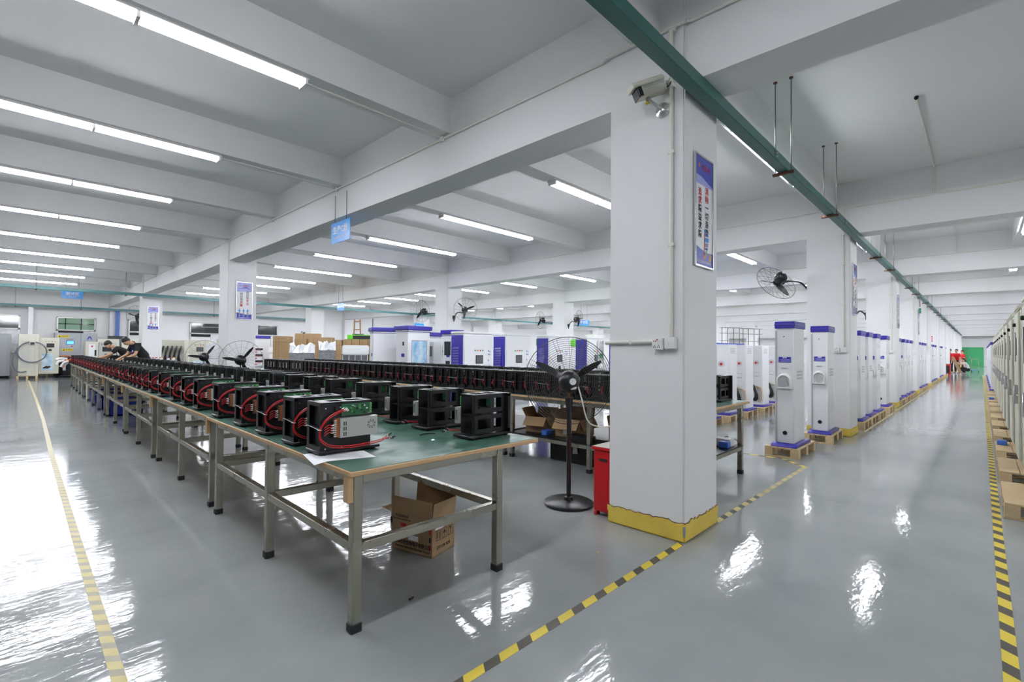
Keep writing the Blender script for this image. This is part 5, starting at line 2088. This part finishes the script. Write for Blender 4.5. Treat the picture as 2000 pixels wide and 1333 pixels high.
    if lanyard:
        l = MB()
        l.tube([up(.03, .07, .5), up(.15, .05, .36), up(.165, .0, .2), up(.15, -.05, .36), up(.03, -.07, .5)], .007, 'lanyard', 6, sub=4)
        l.box(*(lambda p: (p[0] - .01, p[0] + .01, p[1] - .03, p[1] + .03, p[2] - .1, p[2]))(up(.18, 0, .2)), 'yellowlab')
        l.build('lanyard', t)
    return t


reach = {'l': ((.20, .03, -.20), (.44, -.02, -.30)), 'r': ((.18, .05, -.22), (.40, -.02, -.34))}
person('person in black t-shirt bending over the bench, arm stretched out', (2.84, 20.9, 0), pi - .1,
       dict(lean=52, nod=14, hip=(-.12, 0, .95), arms=reach), 'shirtk', scale=1.1)
person('person in black t-shirt with a lanyard, head bowed over the bench', (3.0, 19.25, 0), pi + .25,
       dict(lean=38, nod=30, hip=(-.08, 0, .96), arms={'l': ((.08, .06, -.26), (.28, -.02, -.36)), 'r': ((.08, .06, -.26), (.28, -.02, -.36))}), 'shirtk', lanyard=True, scale=1.1)
person('person in a maroon shirt half hidden between the two in black', (3.15, 19.85, 0), pi + .1,
       dict(lean=28, nod=20, hip=(-.05, 0, .88), arms=reach), 'shirtm', scale=1.0)
person('person in red shirt behind the leaning board, leftmost of the three', (47.4, 1.6, 0), 2.4, dict(lean=4), 'shirtr')
person('person in red shirt far down the aisle, middle of the three', (47.6, 1.25, 0), 2.6, dict(lean=6), 'shirtr')
person('person in red shirt far down the aisle, rightmost of the three', (50.6, .95, 0), 2.0, dict(lean=8), 'shirtr', scale=.97)
person('person in white t-shirt crouching and holding the leaning board', (46.4, .80, 0), 1.9,
       dict(lean=24, nod=-10, hip=(-.14, 0, .34),
            legs={'l': ((.26, .13, .47), (.05, .12, .085), (.2, .13, .04)), 'r': ((.24, .13, .42), (.02, .12, .085), (.17, .13, .04))},
            arms={'l': ((.2, .0, -.1), (.44, -.03, .05)), 'r': ((.2, .0, -.12), (.44, -.03, .02))}), 'shirtw')
t = thing('leaning_board', 'long tan board leaning in front of the people far down the aisle', 'board', (45.8, 1.02, 0), 0)
b = MB(Matrix.Rotation(radians(-20), 4, 'X'))
b.box(-.3, .0, -.1, .06, .06, 1.25, 'card')
b.build('panel', t)
t = thing('hand_trolley', 'metal trolley behind the people far down the aisle', 'trolley', (52.5, .35, 0))
c = MB()
for y in (-.2, .2):
    c.cyl((0, y, .1), (0, y, 1.0), .02, 'steel', n=8)
c.cyl((0, -.2, 1.0), (0, .2, 1.0), .02, 'steel', n=8)
c.box(-.5, .02, -.22, .22, .12, .16, 'bluebinl')
c.build('frame', t)
for y in (-.2, .2):
    MB().cyl((0, y - .02, .06), (0, y + .02, .06), .06, 'rubber', n=12).build('wheel', t)

# ================================================================== FAR AISLE FITTINGS
for k, (x, y, lab) in enumerate(((34.5, 1.78, 'red fire extinguisher box standing by the sixth aisle column'), (44.0, 1.62, 'red fire extinguisher box farther down the aisle'))):
    t = thing('fire_box', lab, 'fire box', (x, y, 0))
    MB().box(-.18, .18, -.14, .14, 0, .72, 'redpaint').build('case', t, bevel=.01)
    MB().box(-.1825, -.18, -.09, .09, .1, .6, 'dark').build('glass_front', t)
t = thing('exit_light', 'small green lit exit light hanging below the rail at the fourth aisle column', 'exit light', (21.7, 1.50, 2.78))
MB().box(-.03, .03, -.03, .03, 0, .17, 'blackp').build('case', t)
MB().box(-.034, -.03, -.025, .025, .02, .15, 'lampgreen').build('lit_panel', t)
MB().cyl((0, 0, .22), (0, 0, .52), .01, 'blackp', n=6).build('hanger', t)
t = thing('notice_board', 'small white notice with red print on the wall past the fifth aisle column', 'notice', (33.44, 1.75, 1.95))
MB().box(-.012, 0, .0, .4, 0, .42, 'poster').build('panel', t)
n_ = MB()
for r in range(3):
    for c in range(3):
        n_.box(-.0135, -.012, .06 + c * .1, .12 + c * .1, .08 + r * .11, .14 + r * .11, 'lampred')
n_.build('print', t)
# racking seen through the gap behind the unfinished posts
for k, (x, y, lab) in enumerate(((26.45, 9.95, 'left'), (28.3, 9.5, 'right'))):
    t = thing('storage_rack', 'far storage rack with brown uprights behind the unfinished posts, %s one' % lab, 'rack', (x, y, 0), -.4)
    for q in range(4):
        MB().cyl((q * .42, 0, 0), (q * .42, 0, 2.72), .018, 'rust', n=6).build('upright', t)
    for z in (1.5, 2.0, 2.4, 2.7):
        MB().box(0, 1.28, -.2, .2, z, z + .02, 'greyink').build('shelf', t)
    c = MB()
    rr = random.Random(k)
    for q in range(9):
        xx = rr.uniform(.0, 1.0)
        c.box(xx, xx + rr.uniform(.1, .25), -.18, .18, 1.522, 1.522 + rr.uniform(.08, .3), rr.choice(['blackp', 'grey', 'screen', 'grey']))
    c.build('stored_goods', t)['kind'] = 'stuff'
tag(MB().box(0, 2.6, 0, .6, 1.5, 1.66, 'bluebin').box(.1, .5, .1, .5, 0, 1.5, 'grey').box(2.1, 2.5, .1, .5, 0, 1.5, 'grey').build('blue_topped_unit', loc=(13.6, 5.4, 0)),
    'dark blue boxes on top of the units behind the unfinished posts', 'boxes')
